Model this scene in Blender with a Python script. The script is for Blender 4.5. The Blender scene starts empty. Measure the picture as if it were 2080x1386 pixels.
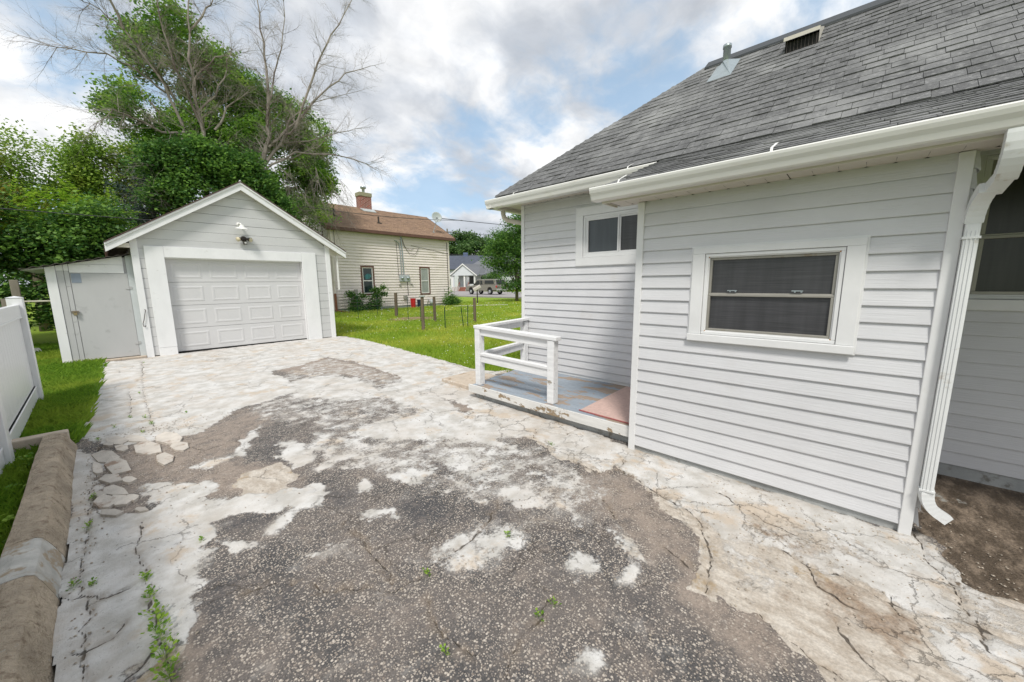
import bpy, bmesh, math, random
import numpy as np
from mathutils import Vector, Matrix
rad = math.radians
random.seed(7); rng = np.random.default_rng(7)
S = bpy.context.scene; COL = S.collection

# ------------------------------------------------------------------ camera
cam_d = bpy.data.cameras.new('camera'); cam = bpy.data.objects.new('camera', cam_d); COL.objects.link(cam)
S.camera = cam
yaw, pit, rol = rad(47.1), rad(8.86), rad(-0.52)
fw = Vector((math.sin(yaw)*math.cos(pit), math.cos(yaw)*math.cos(pit), -math.sin(pit)))
rt = Vector((math.cos(yaw), -math.sin(yaw), 0)); up = rt.cross(fw)
r2 = math.cos(rol)*rt + math.sin(rol)*up; u2 = -math.sin(rol)*rt + math.cos(rol)*up
cam.matrix_world = Matrix(((r2.x,u2.x,-fw.x,0),(r2.y,u2.y,-fw.y,0),(r2.z,u2.z,-fw.z,1.5),(0,0,0,1)))
cam_d.sensor_width = 36; cam_d.lens = 757.8/2080*36; cam_d.clip_start = .03; cam_d.clip_end = 600

# ------------------------------------------------------------------ light
SUN_EL, SUN_AZ = 54, 231          # azimuth clockwise from +Y
sd = bpy.data.lights.new('sun', 'SUN'); sd.energy = 2.2; sd.angle = rad(12); sd.color = (1, .965, .91)
so = bpy.data.objects.new('sun', sd); COL.objects.link(so)
sv = Vector((math.sin(rad(SUN_AZ))*math.cos(rad(SUN_EL)), math.cos(rad(SUN_AZ))*math.cos(rad(SUN_EL)), math.sin(rad(SUN_EL))))
so.rotation_euler = sv.to_track_quat('Z', 'Y').to_euler()
S.view_settings.view_transform = 'Standard'; S.view_settings.look = 'None'
S.view_settings.exposure = 0.52; S.view_settings.gamma = 1; S.view_settings.use_curve_mapping = False
S.render.film_transparent = False
S.cycles.max_bounces = 7; S.cycles.diffuse_bounces = 3; S.cycles.transparent_max_bounces = 6
S.cycles.use_denoising = True

# ------------------------------------------------------------------ node helper
class NT:
    def __init__(s, tree): s.t = tree; s.n = tree.nodes; s.l = tree.links; s.n.clear()
    def add(s, typ, **kw):
        nd = s.n.new(typ)
        for k, v in kw.items(): setattr(nd, k, v)
        return nd
    def set(s, nd, i, v):
        if hasattr(v, 'is_output') or isinstance(v, bpy.types.NodeSocket): s.l.new(v, nd.inputs[i])
        elif v is not None:
            sk = nd.inputs[i]
            if sk.type == 'RGBA' and len(v) == 3: v = tuple(v)+(1,)
            sk.default_value = v
    def math(s, op, a, b=None, c=None, clamp=False):
        nd = s.add('ShaderNodeMath', operation=op); nd.use_clamp = clamp
        s.set(nd, 0, a)
        if b is not None: s.set(nd, 1, b)
        if c is not None: s.set(nd, 2, c)
        return nd.outputs[0]
    def vmath(s, op, a, b=None):
        nd = s.add('ShaderNodeVectorMath', operation=op); s.set(nd, 0, a)
        if b is not None: s.set(nd, 1, b)
        return nd.outputs[0]
    def mix(s, f, a, b, blend='MIX'):
        nd = s.add('ShaderNodeMix', data_type='RGBA'); nd.blend_type = blend
        s.set(nd, 0, f); s.set(nd, 6, a); s.set(nd, 7, b); return nd.outputs[2]
    def noise(s, vec, scale, detail=4, rough=.55, dist=0, out=0):
        nd = s.add('ShaderNodeTexNoise'); s.set(nd, 'Vector', vec)
        nd.inputs['Scale'].default_value = scale; nd.inputs['Detail'].default_value = detail
        nd.inputs['Roughness'].default_value = rough; nd.inputs['Distortion'].default_value = dist
        return nd.outputs[out]
    def voro(s, vec, scale, feature='F1', rand=1):
        nd = s.add('ShaderNodeTexVoronoi', feature=feature); s.set(nd, 'Vector', vec)
        nd.inputs['Scale'].default_value = scale; nd.inputs['Randomness'].default_value = rand
        return nd
    def step(s, x, lo, hi):
        nd = s.add('ShaderNodeMapRange', interpolation_type='SMOOTHSTEP'); s.set(nd, 0, x)
        nd.inputs[1].default_value = lo; nd.inputs[2].default_value = hi; return nd.outputs[0]
    def remap(s, x, a, b, c, d):
        nd = s.add('ShaderNodeMapRange'); s.set(nd, 0, x)
        for i, v in enumerate((a, b, c, d)): nd.inputs[i+1].default_value = v
        return nd.outputs[0]
    def attr(s, name):
        nd = s.add('ShaderNodeAttribute', attribute_name=name); return nd.outputs['Fac']
    def pos(s, scale=(1, 1, 1)):
        g = s.add('ShaderNodeNewGeometry').outputs['Position']
        if scale == (1, 1, 1): return g
        return s.vmath('MULTIPLY', g, scale)
    def rgb_scale(s, col, f):
        nd = s.add('ShaderNodeVectorMath', operation='SCALE'); s.set(nd, 0, col); s.set(nd, 3, f); return nd.outputs[0]
    def finish(s, col, rough=.6, spec=.4, metal=0, height=None, bump=.2, bdist=.01, trans=None, trans_f=.4):
        out = s.add('ShaderNodeOutputMaterial'); p = s.add('ShaderNodeBsdfPrincipled')
        s.set(p, 'Base Color', col); s.set(p, 'Roughness', rough); s.set(p, 'Specular IOR Level', spec); s.set(p, 'Metallic', metal)
        if height is not None:
            b = s.add('ShaderNodeBump'); b.inputs['Strength'].default_value = bump; b.inputs['Distance'].default_value = bdist
            s.set(b, 'Height', height); s.l.new(b.outputs[0], p.inputs['Normal'])
        sh = p.outputs[0]
        if trans is not None:
            t = s.add('ShaderNodeBsdfTranslucent'); s.set(t, 0, trans)
            m = s.add('ShaderNodeMixShader'); m.inputs[0].default_value = trans_f
            s.l.new(sh, m.inputs[1]); s.l.new(t.outputs[0], m.inputs[2]); sh = m.outputs[0]
        s.l.new(sh, out.inputs[0])

def newmat(name):
    m = bpy.data.materials.new(name); m.use_nodes = True
    return m, NT(m.node_tree)

def M(name, col, rough=.6, var=.12, scale=5, stretch=(1, 1, 1), bump=0, bscale=60, bstretch=None, bdist=.004, spec=.4,
      metal=0, stain=None, sthr=(.6, .72), sscale=6, sstretch=(1, 1, 1), samt=1, objvar=0, stain2=None, s2thr=(.66, .7), s2scale=30):
    m, n = newmat(name)
    f = n.noise(n.pos(stretch), scale, 5, .6)
    k = n.remap(f, .25, .75, 1-var, 1+var)
    if objvar:
        oi = n.add('ShaderNodeObjectInfo').outputs['Random']
        k = n.math('MULTIPLY', k, n.remap(oi, 0, 1, 1-objvar, 1+objvar))
    c = n.rgb_scale(col, k)
    if stain:
        sf = n.step(n.noise(n.pos(sstretch), sscale, 7, .62), *sthr)
        if samt != 1: sf = n.math('MULTIPLY', sf, samt)
        c = n.mix(sf, c, stain)
    if stain2:
        c = n.mix(n.step(n.noise(n.pos(sstretch), s2scale, 6, .7), *s2thr), c, stain2)
    h = n.noise(n.pos(bstretch or stretch), bscale, 4, .6) if bump else None
    n.finish(c, rough, spec, metal, h, bump, bdist)
    return m

# ------------------------------------------------------------------ world: daylight sky with broken cloud
W = bpy.data.worlds.new('World'); S.world = W; W.use_nodes = True
n = NT(W.node_tree)
sky = n.add('ShaderNodeTexSky', sky_type='NISHITA'); sky.sun_disc = False
sky.sun_elevation = rad(SUN_EL); sky.sun_rotation = rad(SUN_AZ); sky.dust_density = 1.2; sky.ozone_density = 1.2
dirv = n.add('ShaderNodeTexCoord').outputs['Generated']
sep = n.add('ShaderNodeSeparateXYZ'); n.set(sep, 0, dirv)
zz = n.math('ADD', n.math('MAXIMUM', sep.outputs[2], 0.0), .34)
cx = n.math('DIVIDE', sep.outputs[0], zz); cy = n.math('DIVIDE', sep.outputs[1], zz)
cv = n.add('ShaderNodeCombineXYZ'); n.set(cv, 0, cx); n.set(cv, 1, cy); cv = cv.outputs[0]
cv1 = n.vmath('ADD', cv, (6.3, 1.9, 0))
warp = n.rgb_scale(n.vmath('SUBTRACT', n.noise(cv1, 2.4, 4, .55, out=1), (.5, .5, .5)), .20)
cvw = n.vmath('ADD', cv1, warp)
big = n.noise(cvw, 1.7, 10, .58)
streak = n.noise(n.vmath('MULTIPLY', cvw, (1.0, 2.4, 1)), 2.6, 8, .6)
mask = n.step(n.math('ADD', big, n.math('MULTIPLY', n.math('SUBTRACT', streak, .5), .22)), .345, .505)
shade = n.step(n.noise(n.vmath('ADD', cvw, (5.2, 1.3, 0)), 2.0, 7, .55), .38, .62)
puff = n.noise(cvw, 6.5, 8, .6)
ccol = n.mix(shade, (1.0, 1.0, 1.0), (.56, .595, .65))
ccol = n.rgb_scale(ccol, n.remap(puff, .3, .7, .84, 1.08))
bs = n.add('ShaderNodeBackground'); n.set(bs, 0, n.mix(.45, sky.outputs[0], (4.2, 6.0, 7.6))); bs.inputs[1].default_value = .1
bc = n.add('ShaderNodeBackground'); n.set(bc, 0, ccol); bc.inputs[1].default_value = .79
mx = n.add('ShaderNodeMixShader'); n.set(mx, 0, n.remap(mask, 0, 1, .10, .98)); n.l.new(bs.outputs[0], mx.inputs[1]); n.l.new(bc.outputs[0], mx.inputs[2])
wo = n.add('ShaderNodeOutputWorld'); n.l.new(mx.outputs[0], wo.inputs[0])

# ------------------------------------------------------------------ object helpers
def setp(o, label=None, cat=None, group=None, kind=None):
    if label: o['label'] = label
    if cat: o['category'] = cat
    if group: o['group'] = group
    if kind: o['kind'] = kind
    return o
def place(o, parent):
    COL.objects.link(o)
    if parent:
        o.parent = parent
        if parent.type == 'EMPTY': o.matrix_parent_inverse = Matrix.Translation(-parent.location)
    return o
def thing(name, label, cat, loc=(0, 0, 0), group=None):
    o = bpy.data.objects.new(name, None); o.location = loc; o.empty_display_size = .1
    COL.objects.link(o); return setp(o, label, cat, group)

class MB:
    def __init__(s): s.v = []; s.f = []
    def add(s, vs, fs):
        b = len(s.v); s.v += [tuple(v) for v in vs]; s.f += [tuple(b+i for i in f) for f in fs]; return s
    def box(s, x0, x1, y0, y1, z0, z1):
        return s.hexa([(x0,y0,z0),(x1,y0,z0),(x1,y1,z0),(x0,y1,z0),(x0,y0,z1),(x1,y0,z1),(x1,y1,z1),(x0,y1,z1)])
    def hexa(s, p): return s.add(p, [(0,3,2,1),(4,5,6,7),(0,1,5,4),(1,2,6,5),(2,3,7,6),(3,0,4,7)])
    def prism(s, a, b):
        k = len(a); return s.add(list(a)+list(b), [tuple(range(k))[::-1], tuple(range(k, 2*k))]+[(i,(i+1)%k,(i+1)%k+k,i+k) for i in range(k)])
    def tube(s, pts, r, sides=6, cap=True):
        pts = [Vector(p) for p in pts]; k = len(pts)
        if not hasattr(r, '__len__'): r = [r]*k
        base = len(s.v); ref = None
        for i, p in enumerate(pts):
            t = (pts[min(i+1, k-1)]-pts[max(i-1, 0)]).normalized()
            if ref is None: ref = Vector((0,0,1)) if abs(t.z) < .8 else Vector((1,0,0))
            a = t.cross(ref).normalized(); b = a.cross(t); ref = b
            for j in range(sides):
                an = 2*math.pi*j/sides; s.v.append(tuple(p+(a*math.cos(an)+b*math.sin(an))*r[i]))
        for i in range(k-1):
            for j in range(sides):
                s.f.append((base+i*sides+j, base+i*sides+(j+1)%sides, base+(i+1)*sides+(j+1)%sides, base+(i+1)*sides+j))
        if cap: s.f.append(tuple(base+j for j in range(sides))[::-1]); s.f.append(tuple(base+(k-1)*sides+j for j in range(sides)))
        return s
    def lathe(s, c, prof, seg=16, axis=(0,0,1)):
        ax = Vector(axis).normalized(); a = ax.orthogonal().normalized(); b = ax.cross(a); c = Vector(c); base = len(s.v)
        for r, h in prof:
            for j in range(seg):
                an = 2*math.pi*j/seg; s.v.append(tuple(c+ax*h+(a*math.cos(an)+b*math.sin(an))*r))
        for i in range(len(prof)-1):
            for j in range(seg): s.f.append((base+i*seg+j, base+i*seg+(j+1)%seg, base+(i+1)*seg+(j+1)%seg, base+(i+1)*seg+j))
        return s
    def build(s, name, mat, parent=None, bevel=0, smooth=False, label=None, kind=None, recalc=True):
        me = bpy.data.meshes.new(name); me.from_pydata(s.v, [], s.f)
        if recalc:
            bm = bmesh.new(); bm.from_mesh(me); bmesh.ops.recalc_face_normals(bm, faces=bm.faces); bm.to_mesh(me); bm.free()
        if smooth: me.polygons.foreach_set('use_smooth', [True]*len(me.polygons))
        me.materials.append(mat); o = bpy.data.objects.new(name, me); place(o, parent)
        if bevel:
            bv = o.modifiers.new('bevel', 'BEVEL'); bv.width = bevel; bv.segments = 2; bv.limit_method = 'ANGLE'; bv.angle_limit = rad(40)
        if label: o['label'] = label
        if kind: o['kind'] = kind
        return o
def B(name, mat, parent, x0, x1, y0, y1, z0, z1, bevel=.003, **k): return MB().box(x0,x1,y0,y1,z0,z1).build(name, mat, parent, bevel, **k)

class Fr:
    """wall frame: o origin, u along the wall, n outward"""
    def __init__(s, o, u, n): s.o = Vector((o[0], o[1], 0)); s.u = Vector((u[0], u[1], 0)); s.n = Vector((n[0], n[1], 0))
    def p(s, u, d, z): return tuple(s.o+s.u*u+s.n*d+Vector((0, 0, z)))
    def box(s, mb, u0, u1, d0, d1, z0, z1):
        return mb.hexa([s.p(u0,d0,z0),s.p(u1,d0,z0),s.p(u1,d1,z0),s.p(u0,d1,z0),s.p(u0,d0,z1),s.p(u1,d0,z1),s.p(u1,d1,z1),s.p(u0,d1,z1)])
    def B(s, name, mat, parent, u0, u1, d0, d1, z0, z1, bevel=.003, **k): return s.box(MB(), u0,u1,d0,d1,z0,z1).build(name, mat, parent, bevel, **k)
    def ext(s, mb, prof, u0, u1): return mb.prism([s.p(u0, d, z) for d, z in prof], [s.p(u1, d, z) for d, z in prof])
    def ring(s, mb, u0, u1, z0, z1, w, d0, d1):
        s.box(mb, u0, u1, d0, d1, z1-w, z1); s.box(mb, u0, u1, d0, d1, z0, z0+w)
        s.box(mb, u0, u0+w, d0, d1, z0+w, z1-w); return s.box(mb, u1-w, u1, d0, d1, z0+w, z1-w)

def fastmesh(name, V, F, mat, parent=None, attrs=None, smooth=False, kind=None):
    """V (n,3); F (m,k) equal-size faces"""
    me = bpy.data.meshes.new(name); V = np.ascontiguousarray(V, dtype=np.float32); F = np.ascontiguousarray(F, dtype=np.int32)
    m, k = F.shape
    me.vertices.add(len(V)); me.vertices.foreach_set('co', V.ravel())
    me.loops.add(m*k); me.loops.foreach_set('vertex_index', F.ravel())
    me.polygons.add(m); me.polygons.foreach_set('loop_start', np.arange(0, m*k, k, dtype=np.int32))
    me.polygons.foreach_set('use_smooth', np.full(m, smooth))
    for an, (dom, arr) in (attrs or {}).items():
        a = me.attributes.new(an, 'FLOAT', dom); a.data.foreach_set('value', np.ascontiguousarray(arr, dtype=np.float32))
    me.update(calc_edges=True); me.materials.append(mat)
    o = bpy.data.objects.new(name, me); place(o, parent)
    if kind: o['kind'] = kind
    return o

# value noise on arrays
_perm = np.random.default_rng(11).random((256, 256))
def vnoise(x, y):
    xi = np.floor(x).astype(int); yi = np.floor(y).astype(int); fx = x-xi; fy = y-yi
    fx = fx*fx*(3-2*fx); fy = fy*fy*(3-2*fy); a = xi & 255; b = (xi+1) & 255; c = yi & 255; d = (yi+1) & 255
    return (_perm[a, c]*(1-fx)+_perm[b, c]*fx)*(1-fy)+(_perm[a, d]*(1-fx)+_perm[b, d]*fx)*fy
def fbm(x, y, f, o=4):
    r = 0; a = .5; t = 0
    for i in range(o): r = r+a*vnoise(x*f+17.3*i, y*f+9.1*i); t += a; a *= .5; f *= 2.03
    return r/t
# ------------------------------------------------------------------ materials
m_siding = M('siding paint', (.60, .60, .605), .5, .05, 3, (1, 1, 1), .6, 34, (1, .10, 3.2), .004, stain=(.48, .455, .41), sthr=(.6, .8), sscale=2.2, samt=.35, objvar=.025)
m_trim = M('white trim paint', (.70, .70, .69), .45, .05, 6, (1, 1, 1), .12, 50, (1, 1, .3), .002, stain=(.56, .53, .47), sthr=(.62, .78), sscale=7, samt=.5)
m_gutter = M('gutter enamel', (.70, .69, .655), .35, .05, 3, (1, .3, 1), stain=(.50, .44, .33), sthr=(.56, .8), sscale=4, sstretch=(1, .8, 3), samt=.6, stain2=(.16, .14, .12), s2thr=(.73, .76), s2scale=26)
m_soffit = M('soffit paint', (.58, .54, .47), .55, .06, 3, stain=(.42, .37, .29), sthr=(.5, .8), sscale=3, samt=.5)
m_spout = M('downspout enamel', (.69, .70, .69), .4, .05, 5, stain=(.36, .30, .21), sthr=(.6, .72), sscale=9, sstretch=(1, 1, 1.6), samt=.6)
m_garage = M('garage board paint', (.555, .555, .55), .6, .06, 4, (.4, 1, 1), .3, 30, (.12, 1, 2), .003, stain=(.38, .37, .35), sthr=(.62, .75), sscale=7, samt=.5, objvar=.03)
m_gtrim = M('garage white paint', (.77, .77, .765), .5, .05, 5, (1, 1, .4), .3, 30, (1, 1, .2), .002, stain=(.5, .49, .46), sthr=(.62, .75), sscale=9, samt=.6, stain2=(.2, .18, .16), s2thr=(.755, .77), s2scale=22)
m_gdoor = M('garage door enamel', (.60, .595, .59), .4, .03, 2)
m_shed = M('shed grey paint', (.47, .47, .465), .55, .05, 3, (1, 1, .4), .15, 20, (1, 1, .2), .002, stain=(.33, .33, .32), sthr=(.6, .75), sscale=4, samt=.6)
m_dark = M('dark gap', (.02, .019, .018), .9, .1, 5)
m_vinyl = M('white vinyl', (.74, .74, .74), .3, .03, 3, (3, 3, .4), stain=(.5, .5, .46), sthr=(.58, .8), sscale=6, sstretch=(6, 6, .35), samt=.5)
m_metal = M('galvanised steel', (.42, .47, .48), .35, .12, 14, metal=.7, stain=(.3, .3, .29), sscale=10, samt=.4)
m_dmetal = M('dark brown metal', (.05, .04, .033), .5, .2, 20)
m_blade = M('old timber', (.20, .175, .14), .85, .25, 14, (1, 1, .15), .6, 60, (1, 1, .1), .006, objvar=.15)
m_post = M('brown post timber', (.13, .10, .07), .9, .3, 14, (1, 1, .15), .6, 60, (1, 1, .1), .006, objvar=.25)
m_kerb = M('rough kerb concrete', (.46, .375, .28), .95, .35, 5, bump=1, bscale=38, bdist=.035, stain=(.24, .18, .125), sthr=(.50, .70), sscale=16, stain2=(.45, .40, .33), s2thr=(.64, .7), s2scale=28)
m_kerbw = M('cement patch on kerb', (.47, .455, .42), .9, .3, 8, bump=.6, bscale=50, bdist=.01, stain=(.36, .29, .21), sthr=(.50, .60), sscale=9)
m_slab = M('weathered slab', (.50, .42, .335), .95, .18, 6, bump=.6, bscale=60, bdist=.006, stain=(.30, .22, .15), sthr=(.55, .7), sscale=6, stain2=(.62, .58, .52), s2thr=(.58, .66), s2scale=9)
m_found = M('foundation cement', (.36, .37, .36), .95, .2, 6, bump=.6, bscale=50, bdist=.008, stain=(.20, .19, .165), sthr=(.55, .68), sscale=8)
m_stone = M('broken concrete', (.50, .455, .40), .95, .16, 9, bump=.8, bscale=60, bdist=.008, stain=(.30, .22, .165), sthr=(.56, .66), sscale=5, objvar=.18)
m_mat = M('pink door mat', (.55, .39, .34), .95, .14, 30, bump=.6, bscale=260, bdist=.004, stain=(.40, .30, .22), sthr=(.55, .75), sscale=5, samt=.7)
m_matedge = M('mat binding', (.36, .12, .11), .9, .2, 30)
m_cream = M('cream siding', (.74, .66, .615), .6, .05, 2, (1, 1, 1), stain=(.42, .38, .27), sthr=(.55, .75), sscale=.6, sstretch=(1, 1, 1.8), samt=.6, objvar=.02)
m_brownp = M('brown paint', (.125, .062, .045), .6, .15, 4)
m_brick = None
m_frame = M('old aluminium frame', (.33, .315, .275), .45, .08, 12, metal=.35, stain=(.22, .16, .10), sthr=(.6, .7), sscale=9, samt=.6)
m_rust = M('rust', (.42, .20, .05), .9, .3, 60)
m_white2 = M('plain white paint', (.72, .71, .68), .6, .05, 2)
m_red = M('red plastic', (.50, .02, .025), .4, .1, 4)
m_navy = M('dark blue plastic', (.015, .025, .05), .5, .1, 4)
m_mbox = M('pale grey metal', (.42, .45, .45), .5, .1, 6)
m_black = M('black rubber', (.015, .015, .016), .7, .2, 10)
m_greenp = M('dark green stake', (.01, .045, .03), .5, .1, 5)
m_bark = M('bark', (.16, .13, .10), .95, .3, 12, (1, 1, .2), .8, 30, (1, 1, .3), .02)
m_dead = M('dead grey wood', (.27, .235, .205), .9, .3, 3, bump=.5, bscale=20, stain=(.13, .10, .085), sthr=(.5, .65), sscale=1.2)
m_road = M('road asphalt', (.30, .28, .27), .95, .1, 2, bump=.3, bscale=60)
m_walk = M('pale concrete walk', (.52, .49, .45), .95, .12, 3)
m_greyroof = M('grey far shingles', (.155, .16, .175), .9, .15, 6)
m_wire = M('cable', (.04, .04, .045), .6, .1, 5)

def paint_wood(name, paint, wood, thr, scale=9, stretch=(1, 1, 1), bare2=None):
    m, n = newmat(name)
    p = n.pos(stretch); f = n.noise(p, scale, 8, .66)
    big = n.noise(n.pos(), 1.9, 3, .5)
    msk = n.step(n.math('ADD', f, n.math('MULTIPLY', n.math('SUBTRACT', big, .5), .55)), thr, thr+.025)
    g = n.noise(n.vmath('MULTIPLY', n.pos(), (60, 4, 60)), 1, 4, .6)
    wd = n.mix(g, wood, bare2 or tuple(c*.55 for c in wood))
    pc = n.rgb_scale(paint, n.remap(n.noise(n.pos((8, 1, 8)), 3, 5, .6), .3, .7, .88, 1.1))
    col = n.mix(msk, pc, wd)
    h = n.math('SUBTRACT', n.math('MULTIPLY', g, .4), n.math('MULTIPLY', msk, .6))
    n.finish(col, .65, .35, 0, h, .5, .003); return m
m_deck = paint_wood('flaking blue-grey deck paint', (.285, .325, .37), (.42, .33, .26), .515, 7, (1, .35, 1), (.22, .17, .13))
m_fascia = paint_wood('flaking white paint', (.66, .65, .62), (.36, .27, .17), .575, 12, (1, .5, 1))
m_rail = paint_wood('worn white rail paint', (.735, .735, .73), (.42, .38, .32), .70, 15, (1, .3, 1))

def shingle_mat(name, col, use_attr, light=(.34, .34, .33)):
    m, n = newmat(name)
    t = n.attr('tone') if use_attr else n.add('ShaderNodeObjectInfo').outputs['Random']
    k = n.remap(t, 0, 1, .82, 1.17)
    gr = n.noise(n.pos(), 160, 3, .6); k = n.math('MULTIPLY', k, n.remap(gr, .3, .7, .7, 1.3))
    lg = n.noise(n.pos(), 1.1, 4, .6); c = n.rgb_scale(col, k)
    c = n.mix(n.math('MULTIPLY', n.step(lg, .45, .75), .55), c, light)
    wr = n.step(n.noise(n.pos(), 26, 6, .7), .50, .66)
    c = n.mix(n.math('MULTIPLY', wr, .42), c, light)
    dkk = n.step(n.noise(n.pos((1, 3, 1)), 2.2, 6, .65), .52, .68)
    c = n.mix(n.math('MULTIPLY', dkk, .38), c, (.045, .045, .045))
    n.finish(c, .9, .25, 0, gr, .4, .004); return m
m_shing = shingle_mat('grey asphalt shingle', (.128, .128, .128), False)
m_shing2 = shingle_mat('grey asphalt shingle field', (.128, .128, .128), True)
m_brshing = shingle_mat('brown asphalt shingle field', (.25, .165, .112), True, (.33, .22, .14))

def glass_mat(name, base, fold=0, screen=0, rough=.12):
    m, n = newmat(name)
    f = n.noise(n.pos((9, 9, .6)), 1.4, 3, .6)
    c = n.rgb_scale(base, n.remap(f, .3, .7, 1-fold, 1+fold))
    if screen:
        w = n.noise(n.pos((4, 4, 300)), 1, 2, .6); c = n.rgb_scale(c, n.remap(w, .3, .7, 1-screen, 1+screen))
    n.finish(c, rough, .5); return m
m_glass = glass_mat('screened window glass', (.05, .05, .052), .22, .3, .32)
m_glass2 = glass_mat('dark window glass', (.028, .027, .027), .5, .1, .30)
m_glassblue = glass_mat('patterned window glass', (.062, .072, .08), .15, 0, .3)
m_glassn = glass_mat('neighbour window glass', (.02, .035, .035), .6, 0, .08)
m_curtain = glass_mat('curtained window glass', (.28, .30, .28), .15, 0, .2)

def leafmat(name, c1, c2, c3=None, tr=.38):
    m, n = newmat(name); t = n.attr('tone')
    c = n.mix(n.step(t, .1, .9), c1, c2)
    if c3: c = n.mix(n.step(n.noise(n.pos(), .9, 3, .6), .54, .68), c, c3)
    n.finish(c, .55, .35, 0, trans=n.rgb_scale(c, 1.5), trans_f=tr); return m
m_leafbig = leafmat('maple leaves', (.06, .15, .025), (.22, .38, .045), (.29, .43, .05))
m_leaflush = leafmat('lush leaves', (.045, .12, .03), (.19, .34, .06))
m_leafpale = leafmat('pale leaves', (.12, .22, .03), (.30, .42, .07), (.33, .37, .07))
m_leafvine = leafmat('vine leaves', (.04, .11, .028), (.20, .35, .06))
m_leafspr = leafmat('spruce needles', (.045, .075, .06), (.09, .125, .10))
m_leafyel = leafmat('yellow green leaves', (.14, .28, .02), (.30, .44, .04))
m_leafyb = leafmat('yellowing leaves', (.08, .11, .02), (.26, .22, .03))
m_leaffar = leafmat('far leaves', (.05, .115, .035), (.15, .24, .07))
m_weed = leafmat('weed leaves', (.10, .22, .02), (.28, .42, .05))
def grassmat(name, c1, c2, c3):
    m, n = newmat(name); t = n.attr('tone'); c = n.mix(t, c1, c2)
    c = n.mix(n.step(n.noise(n.pos(), .55, 4, .6), .42, .66), c, c3)
    n.finish(c, .6, .25, 0, trans=n.rgb_scale(c, 1.4), trans_f=.4); return m
m_grass = grassmat('lawn blades', (.17, .29, .02), (.35, .45, .05), (.45, .47, .075))
m_grassd = grassmat('shaded lawn blades', (.085, .19, .015), (.21, .34, .03), (.26, .34, .04))  # darker copy of the lawn blades, with the shade mixed into its colours
m_flower = M('clover flower', (.55, .55, .45), .8, .1, 5)

# ------------------------------------------------------------------ ground sheets
def ground_mat():
    m, n = newmat('lawn soil and turf')
    f = n.noise(n.pos(), .5, 5, .6); g = n.noise(n.pos(), 26, 6, .7)
    c = n.mix(f, (.15, .27, .02), (.30, .38, .04))
    c = n.rgb_scale(c, n.remap(g, .3, .7, .55, 1.35))
    n.finish(c, .9, .2, 0, g, 1, .05); return m
m_lawn = ground_mat()
mb = MB(); mb.add([(-260,-200,-.035),(300,-200,-.035),(300,300,-.035),(-260,300,-.035)], [(0,1,2,3)])
setp(mb.build('lawn', m_lawn, recalc=False), kind='structure')
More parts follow.
